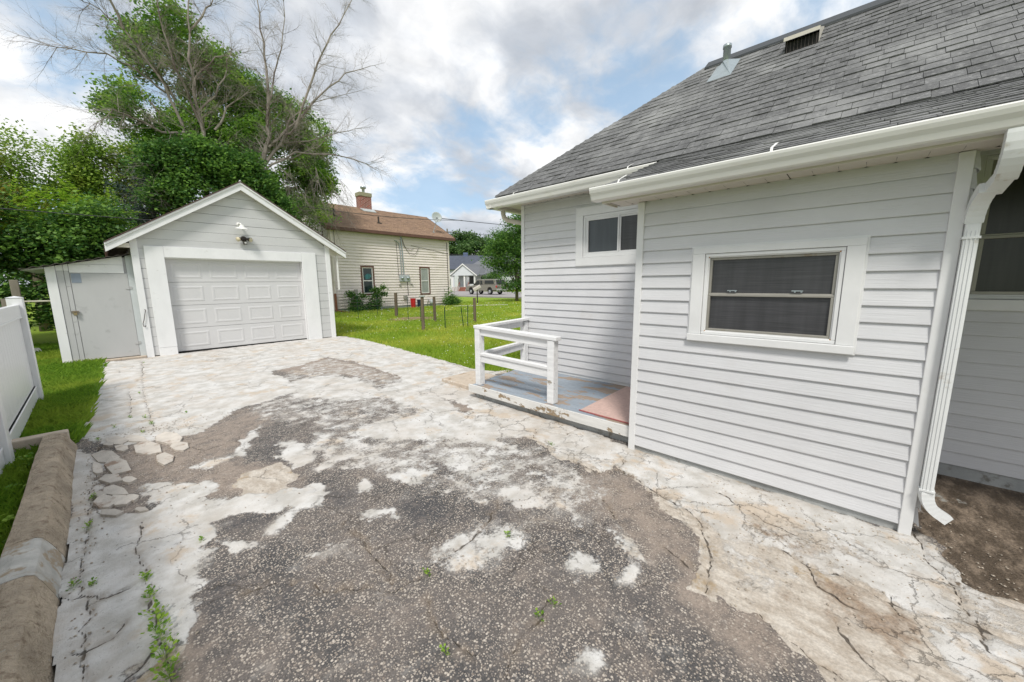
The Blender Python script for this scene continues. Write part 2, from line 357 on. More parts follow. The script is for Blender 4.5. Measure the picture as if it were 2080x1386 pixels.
# traced outlines, metres
POLY=[
('W',0.42,0.15,[(1.696,6.798),(2.233,7.486),(2.956,7.976),(3.138,6.815),(3.055,5.274),(2.63,3.059),(2.576,2.687),(2.545,1.586),(2.293,1.102),(1.873,1.158),(1.638,1.493),(1.454,2.034),(1.38,3.483),(1.312,4.325),(0.915,5.002),(1.002,5.414)]),
('W',1,0.04,[(-0.192,10.925),(4.489,11.29),(4.705,9.392),(4.475,6.761),(4.294,4.957),(4.724,4.337),(3.688,4.266),(3.279,3.749),(3.209,3.337),(3.151,1.412),(2.932,1.287),(2.535,1.35),(2.575,1.756),(2.657,2.218),(2.353,2.743),(2.52,3.184),(2.851,3.312),(2.898,4.185),(3.089,5.331),(3.179,6.901),(2.999,8.087),(2.262,7.578),(1.787,7.471),(1.776,6.705),(1.759,5.862),(1.371,5.594),(1.026,5.527),(0.646,5.144),(0.501,4.83),(0.206,4.94),(-0.064,5.022),(-0.393,5.615)]),
('W',1,0.05,[(-0.413,5.254),(-0.177,4.839),(-0.216,4.192),(-0.222,3.554),(-0.09,3.472),(0.016,3.412),(0.072,3.478),(0.015,3.881),(0.125,3.867),(0.296,3.569),(0.377,3.619),(0.41,3.441),(0.268,3.352),(0.398,3.117),(0.515,3.124),(0.67,3.001),(0.791,2.966),(0.929,2.864),(0.895,2.637),(0.785,2.559),(0.61,2.778),(0.418,2.925),(0.291,2.948),(0.24,2.857),(0.226,2.674),(0.173,2.528),(0.18,2.316),(0.137,2.244),(0.104,2.062),(0.065,2.027),(0.005,2.082),(-0.023,2.028),(-0.069,1.972),(-0.129,1.923),(-0.14,1.67),(-0.343,1.892),(-0.353,2.168),(-0.355,2.712),(-0.369,3.567)]),
('W',0.95,0.05,[(1.769,3.702),(2.04,3.728),(2.451,3.555),(2.661,3.267),(2.525,2.745),(2.376,2.283),(2.065,2.849),(1.614,3.357),(1.506,3.604)]),
('W',0.85,0.08,[(1.855,6.381),(2.182,6.48),(2.542,5.819),(2.447,4.702),(1.94,4.785),(1.63,5.463)]),
('W',0.8,0.1,[(3.064,5.216),(2.853,3.901),(2.594,3.101),(2.383,3.459),(2.451,4.202),(2.402,4.753)]),
('W',0.9,0.04,[(0.611,4.03),(0.789,4.411),(0.931,4.584),(0.836,4.179),(0.654,3.952)]),
('W',0.9,0.04,[(0.327,3.937),(0.488,4.022),(0.635,4.003),(0.429,3.86)]),
('W',0.9,0.04,[(0.968,3.979),(1.071,3.864),(1.144,3.508),(0.989,3.299),(0.862,3.314),(0.884,3.58)]),
('W',0.9,0.04,[(0.935,3.195),(1.209,3.287),(1.396,3.256),(1.18,3.113),(0.968,3.075)]),
('W',0.9,0.04,[(1.238,3.254),(1.462,3.152),(1.398,2.935),(1.189,3.037)]),
('W',0.9,0.04,[(1.15,2.725),(1.234,2.653),(1.136,2.482),(1.084,2.56)]),
('W',0.9,0.04,[(0.493,2.543),(0.607,2.66),(0.723,2.652),(0.635,2.514),(0.527,2.491)]),
('W',0.9,0.04,[(1.603,1.111),(1.683,1.071),(1.649,0.983),(1.64,0.91),(1.549,0.906),(1.47,0.992)]),
('W',0.9,0.04,[(1.85,1.818),(1.946,1.731),(1.843,1.63),(1.768,1.704)]),
('W',0.9,0.04,[(1.835,1.705),(1.958,1.597),(1.841,1.471),(1.731,1.576)]),
('W',0.9,0.04,[(1.132,0.684),(1.187,0.64),(1.163,0.578),(1.097,0.609),(1.096,0.652)]),
('W',0.9,0.04,[(0.967,2.316),(1.143,2.162),(1.122,2.065),(0.959,2.208)]),
('W',0.9,0.04,[(0.309,2.679),(0.422,2.567),(0.396,2.396),(0.308,2.481)]),
('W',0.9,0.04,[(1.402,2.615),(1.557,2.501),(1.496,2.339),(1.361,2.435)]),
('W',0.9,0.04,[(1.611,0.812),(1.746,0.74),(1.683,0.685),(1.578,0.753)]),
('W',0.62,0.1,[(1.909,2.605),(2.161,2.524),(2.11,2.207),(1.876,2.027),(1.737,2.217)]),
('W',0.62,0.1,[(1.002,1.56),(1.173,1.659),(1.464,1.61),(1.603,1.42),(1.49,1.309),(1.258,1.331),(1.038,1.479)]),
('W',0.58,0.1,[(0.527,2.137),(0.59,2.241),(0.755,2.096),(0.694,1.981)]),
('W',0.55,0.12,[(1.331,4.092),(1.507,3.341),(1.657,2.579),(1.349,2.674),(1.143,3.025),(1.106,3.708)]),
('W',0.55,0.12,[(2.106,1.66),(2.277,1.415),(1.963,1.293),(1.898,1.452)]),
('W',0.8,0.06,[(3.076,1.387),(3.093,-0.32),(3.116,-0.373),(3.029,-0.453),(2.821,-0.492),(2.706,-0.512),(2.457,-0.466),(2.32,-0.341),(2.397,-0.217),(2.389,-0.045),(2.413,0.112),(2.446,0.253),(2.262,0.395),(2.386,0.59),(2.471,0.722),(2.478,0.896),(2.584,1.127),(2.655,1.276)]),
('W',0.5,0.08,[(2.652,0.447),(2.764,0.099),(2.825,-0.167),(2.619,-0.222),(2.463,-0.05),(2.472,0.163),(2.469,0.356)]),
('W',0.45,0.1,[(2.197,0.527),(2.397,0.246),(2.377,0.152),(2.201,0.091),(1.928,0.174),(1.9,0.331)]),
('W',0.7,0.05,[(2.338,-0.373),(2.41,-0.64),(2.466,-0.792),(2.219,-0.732),(1.97,-0.46),(2.144,-0.409)]),
('W',0.55,0.08,[(2.698,-0.503),(2.729,-0.856),(2.501,-0.8),(2.441,-0.486)]),
('W',0.6,0.06,[(1.891,0.962),(1.969,0.843),(1.808,0.672),(1.728,0.759),(1.777,0.871)]),
('T',1,0.06,[(3.279,3.749),(3.162,1.481),(2.956,1.33),(2.547,1.314),(2.477,1.45),(2.518,1.821),(2.606,2.366),(2.537,2.834),(2.645,3.161),(2.973,3.312)]),
('T',0.35,0.12,[(-0.192,10.925),(4.274,10.765),(4.059,7.254),(3.678,5.002),(3.022,5.763),(2.024,6.922),(0.725,5.217),(0.109,5.086),(-0.393,5.615)]),
('T',0.9,0.06,[(0.484,3.359),(0.602,3.531),(0.798,3.474),(0.861,3.159),(0.768,2.892),(0.637,2.878),(0.452,3.102)]),
('T',1,0.05,[(2.655,1.276),(2.471,0.722),(2.366,0.575),(2.471,0.257),(2.388,-0.053),(2.32,-0.341),(2.397,-0.437),(2.501,-0.8),(2.013,-0.682),(1.557,-0.183),(1.718,-0.099),(1.766,-0.042),(1.824,0.141),(1.863,0.198),(1.815,0.343),(1.806,0.416),(2.093,0.46),(2.191,0.534),(2.351,0.781),(2.443,0.917)]),
('T',1,0.05,[(3.076,1.387),(3.093,-0.32),(3.029,-0.453),(2.706,-0.512),(2.457,-0.466),(2.32,-0.341),(2.389,-0.045),(2.446,0.253),(2.386,0.59),(2.478,0.896),(2.655,1.276)]),
('T',0.6,0.08,[(1.891,0.962),(1.989,0.821),(1.8,0.63),(1.712,0.752)]),
('T',0.8,0.08,[(-0.03,2.036),(0.025,2.042),(0.084,1.978),(0.032,1.875),(-0.016,1.535),(-0.14,1.67),(-0.129,1.923)]),
('T',0.9,0.06,[(2.698,-0.503),(2.729,-0.856),(2.501,-0.8),(2.441,-0.486)]),
('T',0.7,0.08,[(4.544,6.679),(4.294,4.957),(4.868,4.469),(4.433,4.126),(3.958,4.574),(4.02,5.46)]),
('B',0.75,0.1,[(-0.177,4.839),(-0.064,5.022),(0.206,4.94),(0.505,4.864),(0.979,5.305),(1.141,4.745),(0.744,4.198),(0.599,4.044),(0.341,3.921),(0.245,3.625),(0.015,3.881),(0.004,3.646),(-0.076,3.488),(-0.222,3.554),(-0.218,4.422)]),
('B',0.95,0.06,[(1.916,7.611),(2.956,7.976),(3.138,6.815),(3.055,5.274),(2.728,5.373),(2.581,6.275),(2.0,6.844)]),
('B',0.9,0.06,[(2.894,4.26),(2.769,3.748),(2.952,3.307),(2.636,3.1),(2.407,3.044),(2.42,3.416),(2.578,4.057)]),
('B',0.8,0.12,[(2.432,1.441),(2.633,1.265),(2.517,1.096),(2.466,0.892),(2.268,0.72),(2.188,0.538),(2.077,0.456),(1.806,0.416),(1.904,0.566),(1.948,0.803),(2.048,1.118),(2.145,1.459)]),
('B',0.95,0.08,[(1.803,0.415),(1.806,0.341),(1.859,0.191),(1.819,0.135),(1.758,0.014),(1.68,0.07),(1.621,0.195),(1.651,0.293),(1.699,0.386)]),
('B',0.8,0.08,[(0.3,3.844),(0.606,3.891),(0.867,3.211),(0.769,2.795),(0.422,3.091),(0.279,3.436)]),
('B',0.9,0.06,[(0.025,2.042),(0.097,2.016),(0.13,1.894),(0.054,1.686),(0.006,1.511),(-0.05,1.572),(0.005,1.905)]),
('K',0.9,0.1,[(2.358,0.065),(2.366,-0.092),(2.291,-0.339),(2.197,-0.374),(1.968,-0.261),(1.974,-0.162),(2.128,-0.045),(2.25,0.036)]),
('K',0.85,0.08,[(2.564,0.429),(2.628,0.181),(2.621,-0.002),(2.497,0.076),(2.471,0.257)]),
('K',0.85,0.06,[(2.632,-0.044),(2.668,-0.224),(2.593,-0.294),(2.498,-0.165)]),
('K',0.7,0.1,[(2.101,0.2),(2.13,0.123),(1.921,-0.039),(1.865,0.057)]),
('D',0.85,0.07,[(0.267,3.051),(0.415,2.912),(0.608,2.738),(0.593,2.613),(0.457,2.61),(0.263,2.764)]),
('D',0.85,0.07,[(0.139,2.269),(0.202,2.365),(0.311,2.172),(0.26,1.968),(0.152,1.924),(0.105,2.054)]),
('D',0.85,0.07,[(0.876,4.35),(0.99,4.185),(0.922,3.538),(0.84,3.218),(0.771,3.441),(0.794,3.9)]),
('D',0.85,0.07,[(1.759,2.849),(1.853,2.713),(1.709,2.214),(1.623,2.165),(1.635,2.475)]),
('D',0.85,0.07,[(1.41,5.267),(1.621,4.938),(1.485,4.525),(1.309,4.8)]),
('D',0.85,0.07,[(1.565,1.848),(1.669,1.705),(1.642,1.527),(1.538,1.485),(1.443,1.633)]),
('D',0.85,0.07,[(1.411,1.11),(1.509,0.95),(1.387,0.877),(1.292,1.0)]),
('D',0.85,0.07,[(1.556,0.777),(1.61,0.615),(1.592,0.48),(1.537,0.526),(1.519,0.685)]),
('D',0.85,0.07,[(1.425,0.687),(1.499,0.626),(1.412,0.537),(1.356,0.582)]),
('D',0.85,0.07,[(1.232,2.723),(1.306,2.55),(1.214,2.425),(1.147,2.519)]),
('D',0.85,0.07,[(0.173,1.721),(0.278,1.627),(0.243,1.545),(0.163,1.619)]),
('D',0.85,0.07,[(1.141,2.291),(1.493,2.085),(1.349,1.738),(1.106,1.865)]),
('D',0.85,0.07,[(1.228,1.026),(1.297,0.93),(1.19,0.907),(1.155,0.965)]),
('D',0.85,0.07,[(0.415,2.057),(0.528,1.84),(0.445,1.726),(0.361,1.857)]),
('D',0.85,0.07,[(0.903,2.892),(1.138,2.579),(0.996,2.284),(0.819,2.481)]),
('D',0.5,0.15,[(1.002,5.414),(2.055,4.217),(1.786,3.382),(1.19,3.696),(0.873,4.41)]),
('M',1,0.05,[(3.13,-0.367),(3.065,-0.51),(2.821,-0.492),(2.712,-0.505),(2.709,-0.696),(2.718,-0.912),(3.364,-1.28),(6.226,-1.961),(4.995,-0.578)]),
]
CRK=[[(-0.031,2.622),(-0.041,2.38),(-0.022,2.194),(-0.011,1.984),(-0.009,1.792),(-0.022,1.583)],[(-0.208,5.184),(-0.24,4.447),(-0.262,3.941),(-0.251,3.51),(-0.273,3.076),(-0.273,2.815),(-0.232,2.508),(-0.241,2.205),(-0.228,2.031)],[(-0.026,3.261),(-0.065,2.847),(-0.041,2.648)],[(-0.351,2.755),(-0.203,2.579),(-0.1,2.54)],[(-0.147,1.942),(-0.063,1.974),(-0.019,2.057),(-0.019,2.19)],[(-0.395,5.476),(-0.054,5.456),(0.169,5.486),(0.251,5.524),(0.556,4.966)],[(0.334,10.453),(0.19,7.286),(0.171,5.844),(0.167,5.447)],[(0.06,7.813),(0.029,6.005)],[(0.972,1.517),(0.872,1.544),(0.792,1.55),(0.708,1.688),(0.561,1.804),(0.546,1.889)],[(1.021,1.565),(1.193,1.546),(1.431,1.575),(1.669,1.705)],[(1.281,0.947),(1.14,0.924),(0.988,0.92),(0.862,0.838)],[(0.874,1.395),(0.813,1.178),(0.842,1.018)],[(2.655,1.276),(2.575,1.083),(2.49,0.901),(2.471,0.722),(2.375,0.587),(2.201,0.523),(2.093,0.46),(1.806,0.416)],[(2.462,0.731),(2.53,0.528)],[(2.429,0.181),(2.358,0.065),(2.389,-0.045),(2.338,-0.215),(2.327,-0.342),(2.415,-0.468),(2.41,-0.64),(2.466,-0.792)],[(2.822,0.607),(2.714,0.46),(2.628,0.181),(2.632,-0.044),(2.602,-0.203),(2.653,-0.384),(2.689,-0.47),(2.665,-0.575),(2.7,-0.695),(2.729,-0.856)],[(3.12,-0.377),(2.88,-0.403),(2.696,-0.455),(2.502,-0.497),(2.432,-0.513)],[(1.863,0.198),(1.808,0.137),(1.758,0.014),(1.718,-0.099)],[(2.358,0.065),(2.239,0.025),(2.194,-0.078),(2.201,-0.146)],[(3.317,2.016),(2.93,2.001),(2.856,2.331),(2.664,2.211)],[(2.972,1.384),(2.715,1.306),(2.569,1.313),(2.488,1.403),(2.53,1.63),(2.533,1.748)],[(2.999,8.087),(3.179,6.901),(3.089,5.331)],[(2.026,-0.067),(1.898,-0.139),(1.838,-0.215)],[(2.447,-0.529),(2.25,-0.525),(2.247,-0.609)],[(2.393,-0.234),(2.268,-0.277)],[(0.284,2.086),(0.415,2.057),(0.478,1.964)],[(2.003,0.681),(1.939,0.527)],[(3.902,5.598),(3.787,4.38),(4.218,4.375)],[(-0.269,2.235),(-0.157,2.209),(-0.126,2.278)],[(0.646,5.144),(1.357,5.544)],[(2.201,1.205),(2.039,0.973)],[(0.862,2.277),(0.86,1.883),(0.824,1.606)]]
STONES=[[(-0.188,5.354),(-0.099,5.35),(-0.012,5.121),(-0.066,5.002),(-0.168,5.129)],[(0.051,5.237),(0.087,5.108),(0.092,4.982),(0.029,4.981),(-0.024,5.074),(-0.053,5.225),(-0.008,5.294)],[(-0.01,4.899),(0.089,4.935),(0.181,4.734),(0.182,4.501),(0.086,4.501),(0.004,4.661)],[(0.161,4.875),(0.169,5.04),(0.244,5.098),(0.329,4.992),(0.359,4.769),(0.312,4.627),(0.226,4.719)],[(0.236,4.312),(0.218,4.183),(0.161,4.166),(0.125,4.298),(0.127,4.453),(0.188,4.464)],[(-0.135,4.884),(-0.103,4.658),(-0.149,4.534),(-0.221,4.654),(-0.255,4.889),(-0.204,4.98)],[(-0.134,4.268),(-0.182,4.525),(-0.137,4.706),(-0.05,4.501),(-0.039,4.256)],[(-0.114,4.224),(-0.096,4.071),(-0.154,4.063),(-0.21,4.204),(-0.184,4.306)],[(-0.241,4.646),(-0.211,4.602),(-0.193,4.487),(-0.194,4.367),(-0.224,4.341),(-0.246,4.423),(-0.255,4.561)],[(-0.194,4.016),(-0.135,4.026),(-0.081,3.891),(-0.071,3.775),(-0.135,3.8),(-0.191,3.898)],[(-0.057,3.98),(-0.087,4.024),(-0.091,4.089),(-0.068,4.113),(-0.038,4.072),(-0.017,4.006),(-0.032,3.966)],[(-0.14,3.817),(-0.078,3.74),(-0.041,3.619),(-0.071,3.555),(-0.133,3.618),(-0.176,3.74)],[(-0.163,3.619),(-0.207,3.666),(-0.233,3.777),(-0.224,3.863),(-0.186,3.851),(-0.144,3.769),(-0.135,3.666)],[(-0.127,3.419),(-0.198,3.524),(-0.202,3.615),(-0.131,3.551),(-0.088,3.45)],[(-0.085,3.724),(-0.071,3.752),(-0.04,3.736),(-0.012,3.67),(-0.013,3.618),(-0.042,3.609),(-0.077,3.665)],[(-0.046,3.453),(-0.033,3.48),(0.003,3.438),(0.014,3.384),(-0.022,3.389)],[(-0.237,3.915),(-0.227,3.959),(-0.204,3.954),(-0.174,3.912),(-0.165,3.84),(-0.188,3.819),(-0.216,3.858)],[(-0.065,4.791),(-0.102,4.887),(-0.115,5.025),(-0.069,5.02),(-0.031,4.942),(-0.031,4.817)],[(0.241,4.613),(0.266,4.716),(0.317,4.694),(0.351,4.587),(0.343,4.468),(0.307,4.422),(0.261,4.494)],[(-0.192,5.128),(-0.186,5.211),(-0.147,5.2),(-0.116,5.12),(-0.126,5.021),(-0.16,5.048)]]
WEEDS=[(-0.035,2.553,1),(-0.032,2.391,1.2),(-0.021,2.208,2),(-0.019,2.074,2),(-0.015,1.927,2.2),(-0.01,1.814,2),(-0.252,3.423,1),(-0.238,3.895,0.8),(-0.289,2.776,0.9),(-0.224,2.705,0.6),(0.133,5.887,1),(0.167,5.575,0.9),(0.017,6.018,0.6),(0.148,7.334,0.5),(0.475,5.746,0.5),(0.337,10.234,0.6),(0.963,1.512,1.2),(1.255,0.913,1),(1.158,0.924,1.1),(0.767,1.1,0.8),(0.21,2.724,0.6),(1.458,1.409,0.5),(-0.115,5.723,0.8),(-0.226,5.373,0.8),(2.651,1.974,0.6),(0.084,5.3,0.6),(-0.385,5.382,1)]
# ------------------------------------------------------------------ driveway
OUT = [(-.40,-7),(-.33,2.15),(-.39,5.4),(-.40,5.75),(-.30,7.8),(-.24,10.9),(-.24,11.25),(4.4,11.25),(4.42,11.06),(4.62,10.98),(4.62,9.2),(4.42,6.7),(4.25,4.9),(4.36,4.45),(4.64,4.35),(4.64,3.9),(4.64,-7)]
def sdist(px, py, poly):
    d = np.full(px.shape, 1e9); ins = np.zeros(px.shape, bool); k = len(poly)
    for i in range(k):
        x0, y0 = poly[i]; x1, y1 = poly[(i+1) % k]; ex, ey = x1-x0, y1-y0; L = ex*ex+ey*ey+1e-12
        t = np.clip(((px-x0)*ex+(py-y0)*ey)/L, 0, 1); d = np.minimum(d, (px-x0-t*ex)**2+(py-y0-t*ey)**2)
        c = (y0 > py) != (y1 > py); xi = x0+(py-y0)*ex/(ey if abs(ey) > 1e-9 else 1e-9); ins ^= c & (px < xi)
    return np.where(ins, 1, -1)*np.sqrt(d)
def ldist(px, py, line):
    d = np.full(px.shape, 1e9)
    for (x0, y0), (x1, y1) in zip(line[:-1], line[1:]):
        ex, ey = x1-x0, y1-y0; L = ex*ex+ey*ey+1e-12
        t = np.clip(((px-x0)*ex+(py-y0)*ey)/L, 0, 1); d = np.minimum(d, (px-x0-t*ex)**2+(py-y0-t*ey)**2)
    return np.sqrt(d)
gx = np.concatenate([np.arange(-.46, 4.72, .0105)])
gy = np.concatenate([np.arange(-7, -1.3, .12), np.arange(-1.3, 4.4, .0105), np.arange(4.4, 7, .022), np.arange(7, 11.3, .042)])
X, Y = np.meshgrid(gx, gy); sh = X.shape; x = X.ravel(); y = Y.ravel()
wxo = (fbm(x, y, 5, 4)-.5)*.20+(fbm(x+3, y+8, 12, 3)-.5)*.08+(fbm(x, y, 26, 2)-.5)*.035; wyo = (fbm(x+31, y+7, 5, 4)-.5)*.20+(fbm(x+13, y+2, 12, 3)-.5)*.08+(fbm(x+5, y+70, 26, 2)-.5)*.035
xw = x+wxo; yw = y+wyo
ch = {'W': np.full(x.shape, .20), 'T': np.zeros(x.shape), 'B': np.full(x.shape, .34), 'K': np.zeros(x.shape), 'D': np.full(x.shape, .22), 'M': np.zeros(x.shape)}
for c, v, s, pl in POLY:
    if c == 'W' and v in (.9, .85, .95): v = .80; s = max(s*1.6, .07)
    if c == 'W' and v == 1: v = .92
    if c == 'W' and v == .42: v = .48
    if c == 'D': v = .2+(v-.2)*.8; s *= 1.8
    if c in 'BK': s *= 2
    xs = [p[0] for p in pl]; ys = [p[1] for p in pl]; mg = s+.25
    k = np.nonzero((x > min(xs)-mg) & (x < max(xs)+mg) & (y > min(ys)-mg) & (y < max(ys)+mg))[0]
    sd_ = sdist(xw[k], yw[k], pl); t = np.clip(sd_/s*.5+.5, 0, 1); t = t*t*(3-2*t)
    ch[c][k] = ch[c][k]*(1-t)+v*t
cd = np.full(x.shape, .2)
xj = x+(fbm(x, y, 13, 3)-.5)*.055; yj = y+(fbm(x+9, y+4, 13, 3)-.5)*.055
for l in CRK:
    xs = [p[0] for p in l]; ys = [p[1] for p in l]
    k = np.nonzero((x > min(xs)-.25) & (x < max(xs)+.25) & (y > min(ys)-.25) & (y < max(ys)+.25))[0]
    cd[k] = np.minimum(cd[k], ldist(xj[k], yj[k], l))
wid = .5+vnoise(x*4, y*4)
z = .004*(fbm(x, y, .8, 2)-.5)*2+.005*np.clip((ch['W']-.4)*2.5, 0, 1)+.004*np.clip(ch['T'], 0, 1)+.0012*(fbm(x, y, 14, 3)-.5)
z -= .012*np.exp(-(cd/(.009*wid))**2)
F = (np.arange(sh[0]-1)[:, None]*sh[1]+np.arange(sh[1]-1)[None, :]).ravel()
cxm = (x[F]+x[F+sh[1]+1])/2; cym = (y[F]+y[F+sh[1]+1])/2
keep = sdist(cxm+(fbm(cxm, cym, 6, 3)-.5)*.10, cym, OUT) > 0
F = F[keep]; Fq = np.stack([F, F+1, F+sh[1]+1, F+sh[1]], 1)
def drive_mat():
    m, n = newmat('patched driveway surface')
    P0 = n.pos()
    W_, T_, B_, K_, D_, M_, C_ = [n.attr(a) for a in ('W', 'T', 'B', 'K', 'D', 'M', 'crk')]
    def jag(ch, scale, amp, lo=.47, hi=.53, st=(1, 1, 1)):
        f = n.noise(n.vmath('MULTIPLY', P0, st), scale, 9, .66)
        return n.step(n.math('ADD', ch, n.math('MULTIPLY', n.math('SUBTRACT', f, .5), amp)), lo, hi)
    # aggregate
    v = n.voro(P0, 74); v2 = n.voro(n.vmath('ADD', P0, (4.3, 1.7, 0)), 118)
    cr = n.add('ShaderNodeSeparateColor'); n.set(cr, 0, v.outputs['Color'])
    cr2 = n.add('ShaderNodeSeparateColor'); n.set(cr2, 0, v2.outputs['Color'])
    dens = n.math('SUBTRACT', n.noise(P0, 3.0, 5, .6), n.math('MULTIPLY', D_, .42))
    th1 = n.remap(dens, .0, .62, .70, .16)
    peb = n.math('MULTIPLY', n.step(v.outputs['Distance'], .46, .34), n.step(n.math('SUBTRACT', cr.outputs[0], th1), 0, .03))
    peb2 = n.math('MULTIPLY', n.step(v2.outputs['Distance'], .44, .32), n.step(n.math('SUBTRACT', cr2.outputs[0], th1), -.1, 0))
    pc = n.mix(cr.outputs[1], (.56, .50, .43), (.23, .19, .16)); pc2 = n.mix(cr2.outputs[1], (.50, .44, .37), (.19, .16, .14))
    dust = n.noise(P0, 1.7, 6, .65)
    dk = n.mix(n.step(dust, .36, .62), (.07, .068, .068), (.145, .127, .115))
    dk = n.rgb_scale(dk, n.remap(n.noise(P0, 130, 3, .6), .3, .7, .6, 1.45))
    tar = jag(D_, 9, 1.4, .42, .86)
    asp = n.mix(peb2, dk, pc2); asp = n.mix(peb, asp, pc)
    asp = n.mix(n.math('MULTIPLY', tar, .62), asp, n.rgb_scale((.062, .062, .068), n.remap(n.noise(P0, 90, 3, .6), .3, .7, .7, 1.3)))
    # brown dirt film
    fine = n.noise(P0, 75, 5, .65); med = n.noise(P0, 9, 6, .62)
    br = n.rgb_scale(n.mix(med, (.25, .195, .155), (.37, .31, .26)), n.remap(fine, .3, .7, .72, 1.28))
    mB = n.math('MULTIPLY', jag(B_, 9, 1.5, .30, .95), .86)
    mB = n.math('MULTIPLY', mB, n.remap(n.math('MULTIPLY', peb, cr.outputs[2]), 0, 1, 1, .35))
    c = n.mix(mB, asp, br)
    # tan cement
    st = n.noise(n.vmath('MULTIPLY', P0, (2.4, 1, 1)), 6, 8, .68)
    tn = n.mix(n.step(st, .35, .65), (.385, .33, .27), (.555, .505, .44))
    och = n.step(n.noise(n.vmath('ADD', P0, (7, 2, 0)), 3.4, 8, .68), .56, .64)
    tn = n.mix(n.math('MULTIPLY', och, .65), tn, (.33, .235, .13))
    tn = n.rgb_scale(tn, n.remap(fine, .3, .7, .80, 1.2))
    c = n.mix(jag(T_, 9, .9), c, tn)
    c = n.mix(n.math('MULTIPLY', jag(K_, 10, 1.2, .36, .75), .85), c, n.rgb_scale((.25, .18, .125), n.remap(fine, .3, .7, .6, 1.4)))
    # white paint / cement skim
    ws = n.noise(n.vmath('MULTIPLY', P0, (1, 1, 1)), 5, 8, .66)
    wh = n.mix(n.step(ws, .36, .62), (.455, .435, .40), (.62, .605, .58))
    stn = n.step(n.math('ADD', n.math('MULTIPLY', T_, .045), n.noise(n.vmath('MULTIPLY', n.vmath('ADD', P0, (1.2, 9, 0)), (1, .8, 1)), 2.6, 9, .7)), .545, .65)
    wh = n.mix(n.math('MULTIPLY', stn, .72), wh, (.50, .40, .295))
    wh = n.mix(n.math('MULTIPLY', n.step(n.noise(n.vmath('ADD', P0, (6, 1, 0)), 1.3, 8, .7), .42, .66), .42), wh, (.47, .405, .335))
    spk = n.step(n.noise(P0, 40, 6, .72), .61, .67)
    wh = n.mix(n.math('MULTIPLY', spk, .6), wh, (.22, .19, .165))
    gs = n.step(n.noise(n.vmath('ADD', P0, (3, 3, 0)), 3.3, 8, .7), .56, .70)
    wh = n.mix(n.math('MULTIPLY', gs, .35), wh, (.42, .42, .42))
    f1 = n.noise(P0, 8, 9, .68); f2 = n.noise(P0, 42, 6, .7)
    ff = n.math('ADD', n.math('MULTIPLY', f1, .66), n.math('MULTIPLY', f2, .34))
    mW = n.step(n.math('ADD', W_, n.math('MULTIPLY', n.math('SUBTRACT', ff, .5), 2.05)), .41, .63)
    pin = n.math('SUBTRACT', 1, n.math('MULTIPLY', n.step(n.noise(P0, 34, 6, .7), .63, .66), n.step(n.noise(P0, 2.2, 3, .5), .46, .6)))
    mW = n.math('MULTIPLY', mW, pin)
    veil = n.math('MULTIPLY', n.step(n.math('ADD', W_, n.math('MULTIPLY', n.math('SUBTRACT', n.noise(n.vmath('ADD', P0, (2, 5, 0)), 4.5, 9, .72), .5), 2.2)), .30, .80), n.remap(fine, .3, .7, .25, .62))
    c = n.mix(veil, c, wh)
    c = n.mix(mW, c, wh)
    # wet mossy corner
    mm = jag(M_, 8, .7)
    mo = n.mix(n.step(n.noise(n.vmath('MULTIPLY', P0, (1, 2, 1)), 5, 8, .7), .42, .64), (.085, .064, .045), (.225, .175, .13))
    mo = n.mix(n.step(n.noise(P0, 2.3, 6, .6), .63, .655), mo, (.30, .29, .26))
    mo = n.rgb_scale(mo, n.remap(fine, .3, .7, .6, 1.45))
    c = n.mix(mm, c, mo)
    # cracks: traced ones and a net of hairlines
    wv = n.vmath('ADD', P0, n.rgb_scale(n.vmath('SUBTRACT', n.noise(P0, 9, 5, .65, out=1), (.5, .5, .5)), .16))
    hv = n.voro(wv, 2.3, 'DISTANCE_TO_EDGE'); hv2 = n.voro(wv, 6.5, 'DISTANCE_TO_EDGE')
    gate = n.step(n.noise(P0, 1.3, 4, .6), .47, .56)
    hair = n.math('MULTIPLY', n.step(hv.outputs['Distance'], .013, .003), gate)
    gate2 = n.math('MULTIPLY', n.step(n.noise(n.vmath('ADD', P0, (8, 8, 0)), 2.6, 5, .6), .53, .6), n.math('MAXIMUM', T_, .25))
    hair2 = n.math('MULTIPLY', n.step(hv2.outputs['Distance'], .028, .006), gate2)
    crw = n.step(C_, .0046, .0018)
    ck = n.math('MAXIMUM', crw, n.math('MAXIMUM', n.math('MULTIPLY', hair, .55), n.math('MULTIPLY', hair2, .5)))
    c = n.mix(n.math('MULTIPLY', ck, .9), c, (.055, .045, .035))
    halo = n.math('MULTIPLY', n.step(C_, .05, .0), n.step(n.noise(P0, 12, 5, .6), .42, .62))
    c = n.mix(n.math('MULTIPLY', halo, .35), c, (.25, .19, .13))
    # relief
    hA = n.math('ADD', n.math('MULTIPLY', peb, .55), n.math('ADD', n.math('MULTIPLY', peb2, .3), n.math('MULTIPLY', fine, .3)))
    lay = n.math('ADD', n.math('MULTIPLY', mW, .7), n.math('MULTIPLY', jag(T_, 9, .9), .4))
    cov = n.math('SUBTRACT', 1, n.math('MULTIPLY', n.math('MAXIMUM', mW, T_), .75))
    h = n.math('ADD', n.math('MULTIPLY', hA, cov), lay)
    h = n.math('ADD', h, n.math('MULTIPLY', med, .12))
    h = n.math('ADD', h, n.math('MULTIPLY', fine, .12))
    h = n.math('SUBTRACT', h, n.math('MULTIPLY', ck, 1.4))
    rg = n.mix(mm, (.85, .85, .85), (.55, .55, .55))
    n.finish(c, rg, .3, 0, h, .75, .006); return m
m_drive = drive_mat()
at = {a: ('POINT', ch[a]) for a in ch}; at['crk'] = ('POINT', cd*(1.25-.35*np.clip(wid, .5, 1.5)))
drive = fastmesh('driveway', np.stack([x, y, z], 1), Fq, m_drive, None, at, True)
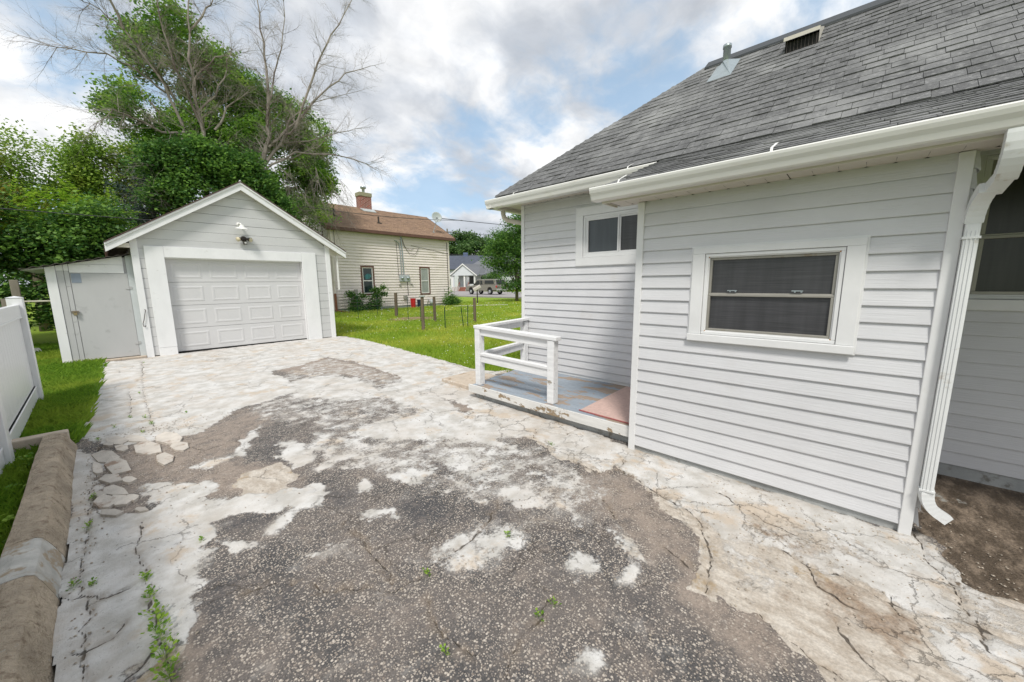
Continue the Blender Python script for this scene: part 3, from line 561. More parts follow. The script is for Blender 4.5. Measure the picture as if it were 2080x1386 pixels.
setp(drive, kind='structure')
for pl in STONES:
    cx0 = sum(p[0] for p in pl)/len(pl); cy0 = sum(p[1] for p in pl)/len(pl)
    t = random.uniform(.008, .018); tx, ty = random.uniform(-.03, .03), random.uniform(-.03, .03)
    zf = lambda px, py: .004+t+(px-cx0)*tx+(py-cy0)*ty
    pl = [(cx0+(px-cx0)*f_, cy0+(py-cy0)*f_) for (px, py), f_ in zip(pl, [random.uniform(.82, 1.2) for _ in pl])]
    top = [(px, py, zf(px, py)) for px, py in pl]
    ins = [(cx0+(px-cx0)*.97, cy0+(py-cy0)*.97, zf(px, py)+.001) for px, py in pl]
    bot = [(cx0+(px-cx0)*1.0, cy0+(py-cy0)*1.0, -.01) for px, py in pl]; k = len(pl)
    mb = MB(); mb.add(bot+top+ins, [(i,(i+1)%k,(i+1)%k+k,i+k) for i in range(k)]+[(i+k,(i+1)%k+k,(i+1)%k+2*k,i+2*k) for i in range(k)]+[tuple(range(2*k,3*k))])
    mb.build('concrete_piece', m_stone, drive)
# weeds growing out of the cracks
WL = ['low weed tuft in the crack nearest the bottom edge of the driveway']
def weed(wx, wy, s, lab):
    mb = MB(); k = int(20*s)+8; mb.v.append((wx, wy, .0))
    for i in range(k):
        r = random.uniform(0, .021*s); a = random.uniform(0, 6.28); c = Vector((wx+r*math.cos(a), wy+r*math.sin(a)*2.6, random.uniform(.005, .02+.015*s)))
        d = Vector((math.cos(a+random.uniform(-1,1)), math.sin(a+random.uniform(-1,1)), random.uniform(.1, .9))).normalized(); sd2 = d.cross(Vector((0,0,1))).normalized()
        L = random.uniform(.010, .021)*(.7+.2*s); w = L*random.uniform(.3, .5)
        b = len(mb.v); mb.v += [tuple(q) for q in (c, c+d*L*.5+sd2*w, c+d*L, c+d*L*.5-sd2*w, c+sd2*.0015)]; mb.f += [(b,b+1,b+2,b+3), (0,b,b+4)]
    o = mb.build('weed', m_weed, recalc=False)
    a = o.data.attributes.new('tone', 'FLOAT', 'FACE'); a.data.foreach_set('value', np.random.default_rng(int(wx*1000) % 999).random(len(o.data.polygons)))
    setp(o, lab, 'weed', 'weeds growing in the driveway cracks')
wl = ['topmost weed of the long green run in the crack beside the kerb','second weed down the long green run in the crack beside the kerb','middle weed of the long green run in the crack by the kerb','weed just below the middle one of the long green run','broad bright weed low in the green run beside the kerb','lowest weed of the green run, at the bottom edge of the photo','small weed in the jagged crack midway along the kerb','small weed at the jagged crack just below the broken concrete pieces','small weed in the left crack beside the pale kerb patch','tiny brownish weed just right of the weed by the kerb patch','tall thin weed in the straight crack running towards the garage','weed at the lower end of the straight crack towards the garage','small weed in the short crack left of the straight one','tiny weed halfway up the straight crack towards the garage','lone tiny weed on the pale concrete right of the straight crack','weed in the concrete right at the foot of the garage corner','mossy weed in the middle of the dark gravelly asphalt','upper of two weeds on dark asphalt at the lower right','lower of two weeds on dark asphalt at the lower right','faint weed near the bottom centre of the dark asphalt','tiny weed at the left edge of the dark asphalt on white paint','tiny weed between white flakes in the centre of the driveway','weed on the joint above the broken concrete pieces','weed left of the topmost broken concrete piece','small brown weed on pale concrete below the porch','weed under the straight crack above the broken pieces','weed tucked behind the end of the kerb']
for (wx, wy, s), lab in zip(WEEDS, wl): weed(wx, wy, s*(.55 if 'asphalt' in lab else 1), lab)
gq_ = np.random.default_rng(44); gc = []
for (ax, ay, sx_, sy_, k_) in ((.05, 4.4, .28, .55, 700), (.1, 5.4, .4, .12, 200), (2.6, .4, .35, .5, 500), (1.6, 2.2, .9, 1.2, 500), (2.95, .5, .06, .7, 220), (-.26, 3.2, .04, 1.6, 260), (2.9, -.6, .3, .3, 200)):
    gc.append(np.stack([gq_.normal(ax, sx_, k_), gq_.normal(ay, sy_, k_)], 1))
gc = np.concatenate(gc); gc = gc[(gc[:, 0] > -.30) & ((gc[:, 0] < 3.0) | (gc[:, 1] < -.4)) & (gc[:, 1] > -1.2)]; gk = len(gc); gs = gq_.uniform(.002, .0075, gk)**1.0
oc = np.array([(1,0,0),(0,1,0),(-1,0,0),(0,-1,0),(0,0,.7),(0,0,-.7)], float); V = oc[None]*gs[:, None, None]*gq_.uniform(.6, 1.4, (gk, 6, 1)); an = gq_.uniform(0, 6.28, gk); ca_, sa_ = np.cos(an)[:, None], np.sin(an)[:, None]
V = np.stack([V[..., 0]*ca_-V[..., 1]*sa_+gc[:, :1], V[..., 0]*sa_+V[..., 1]*ca_+gc[:, 1:], V[..., 2]+.008], 2)
tf = np.array([(0,1,4),(1,2,4),(2,3,4),(3,0,4),(1,0,5),(2,1,5),(3,2,5),(0,3,5)]); F = (tf[None]+np.arange(gk)[:, None, None]*6).reshape(-1, 3)
setp(fastmesh('gravel', V.reshape(-1, 3), F, M('loose grit', (.36, .31, .25), .95, .5, 35)), 'loose grit and crumbs scattered over the driveway', kind='stuff')

# kerb beside the drive
def kerb_piece(name, y0, y1, mat, parent, seedv):
    ny = max(3, int((y1-y0)/.05)); V = []; F_ = []
    for i in range(ny+1):
        yy = y0+(y1-y0)*i/ny; xr = -.325-.012*max(0, yy-2)-.004*math.sin(yy*3)
        prof = [(xr+.01,-.03),(xr-.0,.02),(xr-.03,.10),(xr-.052,.158),(xr-.075,.172),(xr-.13,.176),(xr-.18,.165),(xr-.2,.10),(xr-.2,-.03)]
        for j, (px, pz) in enumerate(prof):
            nz = fbm(np.array([yy*7+seedv]), np.array([j*1.3]), 1.0, 3)[0]-.5
            V.append((px+nz*.010, yy, pz+nz*.009))
    k = 9
    for i in range(ny):
        for j in range(k-1): F_.append((i*k+j, i*k+j+1, (i+1)*k+j+1, (i+1)*k+j))
    F_.append(tuple(range(k))); F_.append(tuple(ny*k+j for j in range(k))[::-1])
    mb = MB(); mb.add(V, F_); return mb.build(name, mat, parent, smooth=False)
kb = thing('kerb', 'rough brown concrete kerb running along the left edge of the driveway', 'kerb', (-.4, 3, 0))
kerb_piece('kerb_block', -3, 2.72, m_kerb, kb, 0); kerb_piece('kerb_patch', 2.725, 3.12, m_kerbw, kb, 0); kerb_piece('kerb_block', 3.125, 5.30, m_kerb, kb, 0)
mb = MB(); mb.box(-1.0, -.40, 5.31, 5.42, -.05, .165); mb.build('kerb_return', m_slab, kb, .012)
# ------------------------------------------------------------------ main house
house = thing('house', 'light grey house with clapboard siding, grey shingle roof and white gutters at right', 'house', (4.4, 1, 0))
A = Fr((3.07, 0), (0, -1), (-1, 0)); Bf = Fr((4.40, 0), (0, -1), (-1, 0)); Cf = Fr((4.24, 0), (0, -1), (-1, 0))
def clap(fr, u0, u1, z0, z1, h, mat, parent, name='siding_board', holes=(), lip=.016, kind=None):
    z = z0; mbs = []
    while z < z1-.01:
        t = min(z+h, z1); segs = [(u0, u1)]
        for hu0, hu1, hz0, hz1 in holes:
            if z+.3*h > hz0 and t-.3*h < hz1:
                segs = [q for a, b in segs for q in ((a, min(b, hu0)), (max(a, hu1), b)) if q[1]-q[0] > .02]
        for a, b in segs:
            j = random.uniform(-.0012, .0012)
            prof = [(-.012, z+.014), (.0035, z+.014), (lip-.006+j, z+.005), (lip-.004+j, z), (lip+j, z), (lip+.001+j, z+.004), (.0025, t+.012), (-.012, t+.012)]
            mb = MB(); fr.ext(mb, prof, a, b); mb.build(name, mat, parent)
        z += h
def window(fr, parent, u0, u1, z0, z1, tw, mt, mf, mg, tv=None, s=.03, ff=.018, f=.026, kind='hung', rail=.5, sill=True, inset=.0, proud=.028, rust=False, meet=None, latch=False):
    """u0..z1: outside of the casing; tw casing width"""
    tv = tv or tw; mb = MB(); fr.box(mb, u0, u1, -.02, proud, z1-tv, z1); fr.box(mb, u0, u1, -.02, proud, z0, z0+tv); fr.box(mb, u0, u0+tw, -.02, proud, z0+tv, z1-tv); fr.box(mb, u1-tw, u1, -.02, proud, z0+tv, z1-tv); w = mb.build('window', mt, parent, .003)
    a, b, c, d = u0+tw, u1-tw, z0+tv, z1-tv
    mb = MB(); fr.ring(mb, u0-.012, u1+.012, z0-.012, z1+.012, .014, -.02, proud-.012); mb.build('channel_trim', mt, w, .002)
    if sill: fr.B('sill', mt, w, u0-.005, u1+.005, proud+.002, proud+.016, z0-.006, z0+min(.075, tv), .004)
    mb = MB(); fr.ring(mb, a+.002, b-.002, c+.002, d-.002, s, -.03, proud-.012+inset); mb.build('jamb', mt, w, .003)
    a += s; b -= s; c += s; d -= s
    mb = MB(); fr.ring(mb, a, b, c, d, ff, -.03, proud-.020+inset); mb.build('frame', mt, w, .002)
    a += ff; b -= ff; c += ff; d -= ff
    if kind == 'hung':
        m_ = c+(d-c)*rail
        mb = MB(); fr.ring(mb, a, b, m_-.004, d, f, -.03, -.002); mb.build('sash', mf, w, .003)
        mb = MB(); fr.ring(mb, a, b, c, m_+.006, f, -.03, .006); mb.build('sash', mf, w, .003)
        fr.B('pane', mg, w, a+.01, b-.01, -.022, -.017, m_, d-.01, 0); fr.B('pane', mg, w, a+.01, b-.01, -.020, -.013, c+.01, m_-.001, 0)
        if latch:
            for q in (.22, .74):
                uu = a+(b-a)*q; mb = MB(); fr.box(mb, uu-.03, uu+.03, -.002, .012, m_+.028, m_+.034); fr.box(mb, uu-.016, uu-.008, -.002, .010, m_+.020, m_+.030); fr.box(mb, uu+.018, uu+.026, -.002, .010, m_+.020, m_+.030)
                mb.build('latch', m_metal, w)
    else:
        m_ = a+(b-a)*rail
        mb = MB(); fr.ring(mb, a, m_+.012, c, d, .02, -.03, .004); mb.build('sash', mf, w, .002)
        mb = MB(); fr.ring(mb, m_+.012, b, c, d, .02, -.03, -.006); mb.build('sash', mf, w, .002)
        fr.B('pane', mg, w, a+.01, m_, -.022, -.016, c+.01, d-.01, 0); fr.B('pane', m_glass, w, m_+.02, b-.01, -.024, -.019, c+.01, d-.01, 0)
    if rust:
        mb = MB()
        for uu in (a-.012, b): 
            for zz_ in (c-.010, d): fr.box(mb, uu, uu+.011, -.03, proud-.0185+inset, zz_, zz_+.010)
        mb.build('rust_stain', m_rust, w, kind='stuff')
    return w
# backing walls (solid body)
mb = MB(); mb.box(3.16, 4.5, -.34, 1.38, .0, 2.20); mb.box(4.47, 9.0, -.33, 3.82, .0, 2.64); mb.box(4.31, 9.0, -9, -.345, .0, 2.62); mb.build('wall_core', m_siding, house)
# bump-out wall
clap(A, -1.355, .304, .055, 2.14, .0995, m_siding, house, holes=[(-.955, .010, 1.05, 1.73)])
A.B('corner_board', m_trim, house, -1.41, -1.352, -.05, .022, -.02, 2.139, .004); A.B('corner_board', m_trim, house, .302, .357, -.05, .022, -.02, 2.139, .004)
mb = MB(); A.box(mb, -1.35, .303, -.02, -.004, -.03, .06); mb.build('base_board', m_found, house)
window(A, house, -.955, .0, 1.055, 1.745, .085, m_trim, m_frame, m_glass, tv=.046, s=.022, ff=.009, f=.017, rail=.50, rust=True, latch=True, inset=.004)
# far wall beyond the porch
clap(Bf, -3.80, -1.30, .215, 2.64, .0995, m_siding, house, holes=[(-2.87, -1.9, 1.72, 2.46)])
Bf.B('corner_board', m_trim, house, -3.86, -3.80, -.05, .022, .0, 2.64, .004)
mb = MB(); Bf.box(mb, -3.80, -1.30, -.02, .006, .0, .215); mb.build('base_board', m_trim, house, .002)
window(Bf, house, -2.875, -1.62, 1.715, 2.465, .105, m_trim, m_trim, m_glassblue, kind='slide', rail=.47, sill=False)
# recessed wall at far right
clap(Cf, .33, 7.5, .10, 2.62, .0995, m_siding, house, holes=[(.47, 1.75, 1.28, 2.42)])
mb = MB(); Cf.box(mb, .33, 7.5, -.02, .004, -.06, .10); mb.build('foundation', m_found, house, .002)
window(Cf, house, .475, 1.75, 1.285, 2.405, .07, m_trim, m_frame, m_glass2, tv=.07, s=.022, ff=.012, f=.022, rail=.44)
clap(Fr((0, -.37), (1, 0), (0, -1)), 3.10, 4.24, .055, 2.3, .0995, m_siding, house)
clap(Fr((0, 1.405), (-1, 0), (0, 1)), -4.40, -3.10, .18, 2.14, .0995, m_siding, house)
# eave of the low roof: soffit, fascia, gutter
mb = MB(); mb.box(2.848, 3.12, -9, 1.60, 2.141, 2.152); sf = mb.build('soffit', m_soffit, house)
for i in range(34):
    yy = 1.58-i*.118
    MB().box(2.86, 3.066, yy-.0018, yy+.0018, 2.1395, 2.1425).build('soffit_joint', m_soffit if i % 2 else m_dark, sf, kind=None) if i % 5 == 0 or i < 2 else None
    mb = MB(); mb.add([(3.068,yy-.012,2.1392),(3.068,yy+.012,2.1392),(3.045,yy,2.1392),(2.93,yy-.001,2.1395),(2.93,yy+.001,2.1395)], [(0,1,2),(2,4,3)]); mb.build('soffit_vent', m_dark, sf)
mb = MB(); mb.box(2.826, 2.846, -9, 1.615, 2.128, 2.238); mb.box(2.846, 3.07, 1.60, 1.615, 2.128, 2.23); mb.build('fascia', m_soffit, house, .002)
KP = [(0,.0),(0,.118),(.008,.118),(.008,.010),(.070,.010),(.078,.020),(.086,.050),(.100,.078),(.106,.100),(.104,.112),(.095,.115),(.092,.124),(.112,.126),(.118,.116),(.116,.098),(.108,.072),(.094,.046),(.084,.010),(.074,.0)]
def gutter(fr_x, y0, y1, z, name='gutter', parent=house, mat=m_gutter, s=1.0, v=1.0):
    fr = Fr((fr_x, 0), (0, -1), (-1, 0)); mb = MB()
    prof = [(d*s, z+h*v) for d, h in KP]
    fr.ext(mb, prof, -y0, -y1); o = mb.build(name, mat, parent, recalc=True)
    for yy in (y0-.0, y1+.0):
        mb = MB(); q = [(d*s, z+h*v) for d, h in [(0,0),(0,.118),(.1,.12),(.116,.118),(.108,.072),(.094,.046),(.084,.01),(.074,0)]]
        fr.ext(mb, q, -yy-.002, -yy+.004); mb.build('end_cap', mat, o)
    return o
g1 = gutter(2.826, 1.665, -9, 2.142, v=.78)
def strap(x0, y0, z0, parent, L=.075):
    mb = MB(); pts = [(x0, y0, z0), (x0+.02, y0+.002, z0+.026), (x0+.05, y0, z0+.040), (x0+.05+L, y0-.004, z0+.046+L*.40)]
    for p, q in zip(pts[:-1], pts[1:]): mb.add([(p[0],p[1]-.007,p[2]),(p[0],p[1]+.007,p[2]),(q[0],q[1]+.007,q[2]),(q[0],q[1]-.007,q[2]),(p[0],p[1]-.007,p[2]+.003),(p[0],p[1]+.007,p[2]+.003),(q[0],q[1]+.007,q[2]+.003),(q[0],q[1]-.007,q[2]+.003)], [(0,1,2,3),(4,5,6,7),(0,1,5,4),(2,3,7,6),(1,2,6,5),(3,0,4,7)])
    mb.build('gutter_strap', m_white2, parent)
for yy in (1.42, .46, -.52): strap(2.716, yy, 2.238, g1)
# main eave
mb = MB(); mb.box(4.11, 4.5, 1.2, 4.10, 2.641, 2.655); mb.box(4.11, 9, 3.84, 4.10, 2.6405, 2.6545); s2 = mb.build('soffit', m_soffit, house)
for i in range(18):
    yy = 3.72-i*.118; mb = MB(); mb.add([(4.395,yy-.010,2.6392),(4.395,yy+.010,2.6392),(4.37,yy,2.6392),(4.20,yy-.0015,2.6395),(4.20,yy+.0015,2.6395)], [(0,1,2),(2,4,3)]); mb.build('soffit_vent', m_dark, s2)
mb = MB(); mb.box(4.09, 4.11, 1.66, 4.12, 2.60, 2.725); mb.box(4.11, 9, 4.10, 4.12, 2.60, 2.725); mb.build('fascia', m_soffit, house, .002)
g2 = gutter(4.09, 4.22, 1.66, 2.590, v=.95)
mb = MB(); fr = Fr((0, 4.12), (1, 0), (0, 1)); fr.ext(mb, [(d, 2.590+h*.95) for d, h in KP], 3.99, 9); mb.build('gutter', m_gutter, house)
for yy in (3.66, 1.98): strap(3.985, yy, 2.708, g2, .10)
mb = MB(); mb.tube([(4.30,4.16,2.61),(4.30,4.16,2.56),(4.31,4.15,2.50),(4.34,4.11,2.455),(4.40,4.02,2.43),(4.5,3.9,2.40),(4.54,3.88,2.3),(4.54,3.88,.1)], .035, 10); mb.build('downspout', m_soffit, house, smooth=True)

# --- roof
roof = MB()
SL = .82; H0 = 2.748; EX, EY = 4.075, 4.10; RX = 6.30; RZ = H0+SL*(RX-EX); RY = EY-(RX-EX)
roof.add([(EX,EY,H0),(EX,-9,H0),(RX,-9,RZ),(RX,RY,RZ),(8.5,EY,H0),(8.5,-9,H0)], [(0,1,2,3),(0,3,4),(3,2,5,4)])
S2 = .385; BX, BZ = 2.80, 2.245; MX_ = (BZ-S2*BX-H0+SL*EX)/(SL-S2); MZ = BZ+S2*(MX_-BX)
roof.add([(BX,1.62,BZ-.004),(BX,-9,BZ-.004),(MX_+.02,-9,MZ),(MX_+.02,1.62,MZ)], [(0,1,2,3)])
roof.add([(BX,1.62,BZ-.03),(BX,-9,BZ-.03),(MX_,-9,MZ-.03),(MX_,1.62,MZ-.03)], [(0,1,2,3)])
rf = roof.build('roof', m_shing2, house)
tabv = [(0,0,.38),(1,0,.38),(1,1,-.2),(0,1,-.2),(0,0,1),(1,0,1),(1,1,.25),(0,1,.25)]
tabme = bpy.data.meshes.new('shingle'); tabme.from_pydata(tabv, [], [(0,3,2,1),(4,5,6,7),(0,1,5,4),(1,2,6,5),(2,3,7,6),(3,0,4,7)]); tabme.materials.append(m_shing)
cpos = cam.matrix_world.translation
def shingles(O, a, s, n, lim, rows, exp, keepn, parent, wtab=.215, th=.0115):
    """O eave point at u=0; a along, s up the slope, n normal; lim(row)->(u0,u1)"""
    O, a, s, n = Vector(O), Vector(a).normalized(), Vector(s).normalized(), Vector(n).normalized(); tabs = []
    for r in range(rows):
        u0, u1 = lim(r); u = u0-random.uniform(0, wtab)*.8
        while u < u1:
            w = wtab*random.uniform(.42, 1.12); uu0 = max(u, u0); w2 = min(u+w, u1)-uu0
            if w2 > .03: tabs.append((r, uu0, w2, random.uniform(-.004, .003), random.uniform(.7, 1.5)))
            u += w
    def d(t):
        c = O+a*(t[1]+t[2]/2)+s*(t[0]*exp); v = c-cpos; vis = (v.dot(fw) > .2) and abs(v.dot(r2)/v.dot(fw)) < 1.42 and v.dot(u2)/v.dot(fw) < .95
        return v.length+(0 if vis else 100)
    tabs.sort(key=d); V = []; F_ = []; tone = []
    for i, (r, u, w, dj, tk) in enumerate(tabs):
        o0 = O+a*(u+.0015)+s*(r*exp+dj)+n*.001
        sx, sy, sz = w-.003, exp*1.35, th*tk
        if i < keepn:
            ob = bpy.data.objects.new('shingle', tabme); COL.objects.link(ob); ob.parent = parent
            X_ = a*sx; Y_ = s*sy; Z_ = n*sz
            ob.matrix_basis = Matrix(((X_.x,Y_.x,Z_.x,o0.x),(X_.y,Y_.y,Z_.y,o0.y),(X_.z,Y_.z,Z_.z,o0.z),(0,0,0,1)))
        else:
            b = len(V)
            for q in tabv: V.append(tuple(o0+a*(q[0]*sx)+s*(q[1]*sy)+n*(q[2]*sz)))
            F_ += [(b,b+3,b+2,b+1),(b+4,b+5,b+6,b+7),(b,b+1,b+5,b+4),(b+1,b+2,b+6,b+5),(b+2,b+3,b+7,b+6),(b+3,b,b+4,b+7)]; tone += [random.random()]*6
    if V: fastmesh('shingle_field', np.array(V), np.array(F_), m_shing2, parent, {'tone': ('FACE', np.array(tone))}, kind='stuff')
ls = math.hypot(1, SL); EXP = .128
shingles((EX-.012, 0, H0-.01), (0,-1,0), (1,0,SL), (-SL,0,1), lambda r: (-EY+r*EXP/ls, 2.6), int((RX-EX)*ls/EXP)+1, EXP, 190, rf)
lb = math.hypot(1, S2)
shingles((BX-.015, 0, BZ-.006), (0,-1,0), (1,0,S2), (-S2,0,1), lambda r: (-1.635, 2.6), int((MX_-BX)*lb/EXP)+1, EXP, 105, rf, th=.010)
# hip caps and dark ridge strip
hd = Vector((1,-1,SL)).normalized(); hl = (RX-EX)*math.sqrt(2+SL*SL)
for i in range(int(hl/.16)):
    o0 = Vector((EX,EY,H0))+hd*(i*.16)+Vector((0,0,.014)); o1 = o0+hd*.24-Vector((0,0,.006))
    sa = Vector((0,-1,0))*.10; sb = Vector((1,0,0))*.10   # along each plane
    mb = MB(); L0, L1 = o0+sa-Vector((0,0,.0)), o1+sa; R0, R1 = o0+sb, o1+sb; dn = Vector((0,0,-.012))
    mb.add([L0, o0+Vector((0,0,.012)), R0, L1, o1+Vector((0,0,.012)), R1, L0+dn, o0, R0+dn], [(0,1,4,3),(1,2,5,4),(0,6,7,1),(1,7,8,2)]); mb.build('hip_cap', m_shing, rf)
m_ridge = M('ridge strip', (.05, .055, .06), .6, .1, 4)
mb = MB()
for side, dx in ((-1, .16), (1, .16)):
    mb.add([(RX,RY+.06,RZ+.045),(RX,-9,RZ+.045),(RX+side*dx,-9,RZ+.045-dx*SL),(RX+side*dx,RY+.06,RZ+.045-dx*SL),(RX,RY+.06,RZ+.02),(RX,-9,RZ+.02),(RX+side*dx,-9,RZ+.02-dx*SL),(RX+side*dx,RY+.06,RZ+.02-dx*SL)], [(0,1,2,3),(3,2,6,7),(0,3,7,4)])
mb.build('ridge_strip', m_ridge, rf)
zr = lambda x_: H0+SL*(x_-EX)
# box vent
v = MB(); x0, x1, y0, y1 = 5.74, 6.12, .62, .93
v.add([(x0,y0,zr(x0)),(x0,y1,zr(x0)),(x0,y1,zr(x0)+.17),(x0,y0,zr(x0)+.17),(x1,y0,zr(x1)+.03),(x1,y1,zr(x1)+.03),(x1,y0,zr(x1)-.02),(x1,y1,zr(x1)-.02),(x0-.06,y0-.01,zr(x0)+.155),(x0-.06,y1+.01,zr(x0)+.155),(x0-.06,y0-.01,zr(x0)+.115),(x0-.06,y1+.01,zr(x0)+.115)],
      [(3,2,5,4),(0,3,4,6),(1,7,5,2),(8,9,2,3),(8,10,11,9)])
vb = v.build('roof_vent', m_soffit, rf)
v = MB(); v.box(x0-.004, x0+.02, y0+.005, y1-.005, zr(x0)-.02, zr(x0)+.115); v.build('vent_mouth', m_dark, vb)
for i in range(9): yy = y0+.02+i*(y1-y0-.04)/8; MB().box(x0-.014, x0-.006, yy-.003, yy+.003, zr(x0)-.01, zr(x0)+.12).build('vent_slat', m_dmetal, vb)
# flue pipe with its flashing
px_, py_ = 5.93, 1.60; pz_ = zr(px_)
v = MB(); v.lathe((px_, py_, pz_-.05), [(.045,0),(.045,.30),(.052,.30),(.052,.34),(.040,.34),(.040,.1)], 16); pp = v.build('flue_pipe', m_metal, rf, smooth=True)
v = MB(); q = [(px_-.27,py_-.13),(px_-.27,py_+.15),(px_+.15,py_+.15),(px_+.15,py_-.13)]; b_ = [(a_, c_, zr(a_)+.018) for a_, c_ in q]
t_ = [(px_+.047*math.cos(k*math.pi/4+3.9), py_-.047*math.sin(k*math.pi/4+3.9), pz_+.10) for k in range(8)]
v.add(b_+t_, [(0,1,5,4),(1,6,5),(1,2,7,6),(2,8,7),(2,3,9,8),(3,10,9),(3,0,11,10),(0,4,11)]); v.build('pipe_flashing', m_metal, pp)
# downspout at the near corner
def sweep(mb, pts, w, d, u):
    pts = [Vector(p) for p in pts]; u = Vector(u).normalized(); base = len(mb.v); k = len(pts)
    for i, p in enumerate(pts):
        t = (pts[min(i+1,k-1)]-pts[max(i-1,0)]).normalized(); b = t.cross(u).normalized()
        sc = 1+(.025 if i % 2 else 0)
        for su, sb in ((-1,-1),(-.35,-1.06),(.35,-1.06),(1,-1),(1,1),(.35,1.06),(-.35,1.06),(-1,1)): mb.v.append(tuple(p+u*(su*w/2*sc)+b*(sb*d/2*sc)))
    for i in range(k-1):
        for j in range(8): mb.f.append((base+i*8+j, base+i*8+(j+1)%8, base+(i+1)*8+(j+1)%8, base+(i+1)*8+j))
    mb.f.append(tuple(base+j for j in range(8))[::-1]); mb.f.append(tuple(base+(k-1)*8+j for j in range(8)))
dsp = []
def arc(p0, p1, p2, k):
    p0, p1, p2 = Vector(p0), Vector(p1), Vector(p2)
    return [p0*(1-t)**2+p1*2*t*(1-t)+p2*t*t for t in [i/k for i in range(k+1)]]
yS = -.435
mb = MB(); sweep(mb, arc((2.775,yS,2.142),(2.775,yS,2.02),(2.87,yS,1.965),14), .068, .055, (0,1,0)); ds = mb.build('downspout', m_spout, house)
mb = MB(); sweep(mb, [(2.86,yS,1.972),(2.955,yS+.02,1.918)], .060, .048, (0,1,0)); yS = -.384; mb.build('elbow_link', m_spout, ds)
mb = MB(); sweep(mb, arc((2.93,yS-.018,1.932),(3.02,yS,1.885),(3.035,yS,1.78),12), .062, .053, (0,1,0)); mb.build('elbow', m_spout, ds)
mb = MB(); sweep(mb, [(3.035,yS,1.80),(3.036,yS,1.0),(3.035,yS,.30)], .050, .050, (0,1,0)); mb.build('pipe', m_spout, ds)
mb = MB()
for o_ in (-.014, .0, .014): mb.box(3.0055, 3.0095, yS+o_-.003, yS+o_+.003, .32, 1.74)
mb.build('pipe_rib', m_spout, ds)
mb = MB(); mb.box(3.003, 3.068, yS-.031, yS+.031, .315, .325); mb.build('pipe_band', m_spout, ds); MB().box(3.003, 3.068, yS-.031, yS+.031, 1.70, 1.712).build('pipe_band', m_spout, ds)
mb = MB(); sweep(mb, arc((3.035,yS,.31),(3.035,yS,.225),(3.05,yS-.065,.185),12)+[Vector((3.055,yS-.095,.165))], .053, .052, (1,.25,0)); mb.build('shoe', m_spout, ds)

# ------------------------------------------------------------------ porch
porch = thing('porch', 'low wooden porch with peeling blue-grey boards and a white railing', 'porch', (3.7, 2.5, 0))
DX0, DX1, DY0, DY1, DZ = 3.135, 4.39, 1.415, 3.66, .18
nb = 13; bw = (DX1-DX0)/nb
for i in range(nb):
    z_ = DZ+random.uniform(-.0015, .0015)
    mb = MB(); e = DY1+random.uniform(-.012, .012)+i*.012
    mb.box(DX0+i*bw+.0025, DX0+(i+1)*bw-.0025, DY0, e, z_-.022, z_); mb.build('deck_board', m_deck, porch, .003)
mb = MB(); k = 16; V = []
for i in range(k+1):
    yy = DY0+(DY1+.02-DY0)*i/k; bow = .010*math.sin(i/k*math.pi)
    V += [(DX0-.026, yy, .088-bow*.5), (DX0-.002, yy, .088-bow*.5), (DX0-.002, yy, DZ+.004-bow*.3), (DX0-.026, yy, DZ+.004-bow*.3)]
F_ = [(i*4+j, i*4+(j+1)%4, (i+1)*4+(j+1)%4, (i+1)*4+j) for i in range(k) for j in range(4)]+[(0,1,2,3),(k*4,k*4+1,k*4+2,k*4+3)]
mb.add(V, F_); mb.build('fascia_board', m_fascia, porch)
mb = MB(); mb.box(DX0+.04, 4.3, DY0+.02, DY1-.05, -.03, .085); mb.build('porch_footing', m_found, porch, .01)
mb = MB(); mb.box(DX0+.10, 4.37, DY0+.02, DY1-.02, .086, DZ-.024); mb.build('under_deck_shade', m_dark, porch)  # one near-black block filling the gap under the boards, shade put into its colour
for i, (px0, py0, tz) in enumerate([(3.175, 2.345, .925), (3.175, 3.525, .965), (4.285, 3.72, .955)]):
    B('post', m_rail, porch, px0, px0+.088, py0, py0+.088, DZ+.002, tz-.04, .004)
def rail_y(x0, y0, y1, z0, z1, h, t, name, dz=0):
    mb = MB(); mb.hexa([(x0,y0,z0),(x0+t,y0,z0),(x0+t,y1,z1),(x0,y1,z1),(x0,y0,z0+h),(x0+t,y0,z0+h),(x0+t,y1,z1+h),(x0,y1,z1+h)]); mb.build(name, m_rail, porch, .005)
rail_y(3.168, 2.31, 3.625, .885, .925, .040, .10, 'top_rail'); rail_y(3.200, 2.434, 3.524, .795, .835, .088, .040, 'rail')
rail_y(3.185, 2.434, 3.524, .555, .575, .036, .07, 'rail'); rail_y(3.200, 2.434, 3.524, .465, .485, .088, .040, 'rail')
def rail_x(x0, x1, y0, y1, z, h, t, name):
    mb = MB(); mb.hexa([(x0,y0,z),(x1,y1,z),(x1,y1+t,z),(x0,y0+t,z),(x0,y0,z+h),(x1,y1,z+h),(x1,y1+t,z+h),(x0,y0+t,z+h)]); mb.build(name, m_rail, porch, .005)
rail_x(3.27, 4.39, 3.52, 3.71, .927, .038, .10, 'top_rail'); rail_x(3.264, 4.284, 3.55, 3.74, .838, .087, .040, 'rail')
rail_x(3.264, 4.284, 3.53, 3.72, .575, .036, .07, 'rail'); rail_x(3.264, 4.284, 3.55, 3.74, .486, .087, .040, 'rail')
B('post_cap_block', m_rust, porch, 3.112, 3.134, 2.36, 2.44, DZ-.012, DZ-.002, 0)
dm = thing('doormat', 'worn pink door mat lying on the porch against the bump-out wall', 'mat', (3.6, 1.75, DZ))
mb = MB(); ma = [(3.20,1.44),(3.20,1.56),(3.20,1.76),(3.20,2.00),(3.80,2.03),(4.33,2.05),(4.33,1.44)]
ma = [(3.19,1.43),(3.205,2.02),(4.34,2.06),(4.34,1.43)]
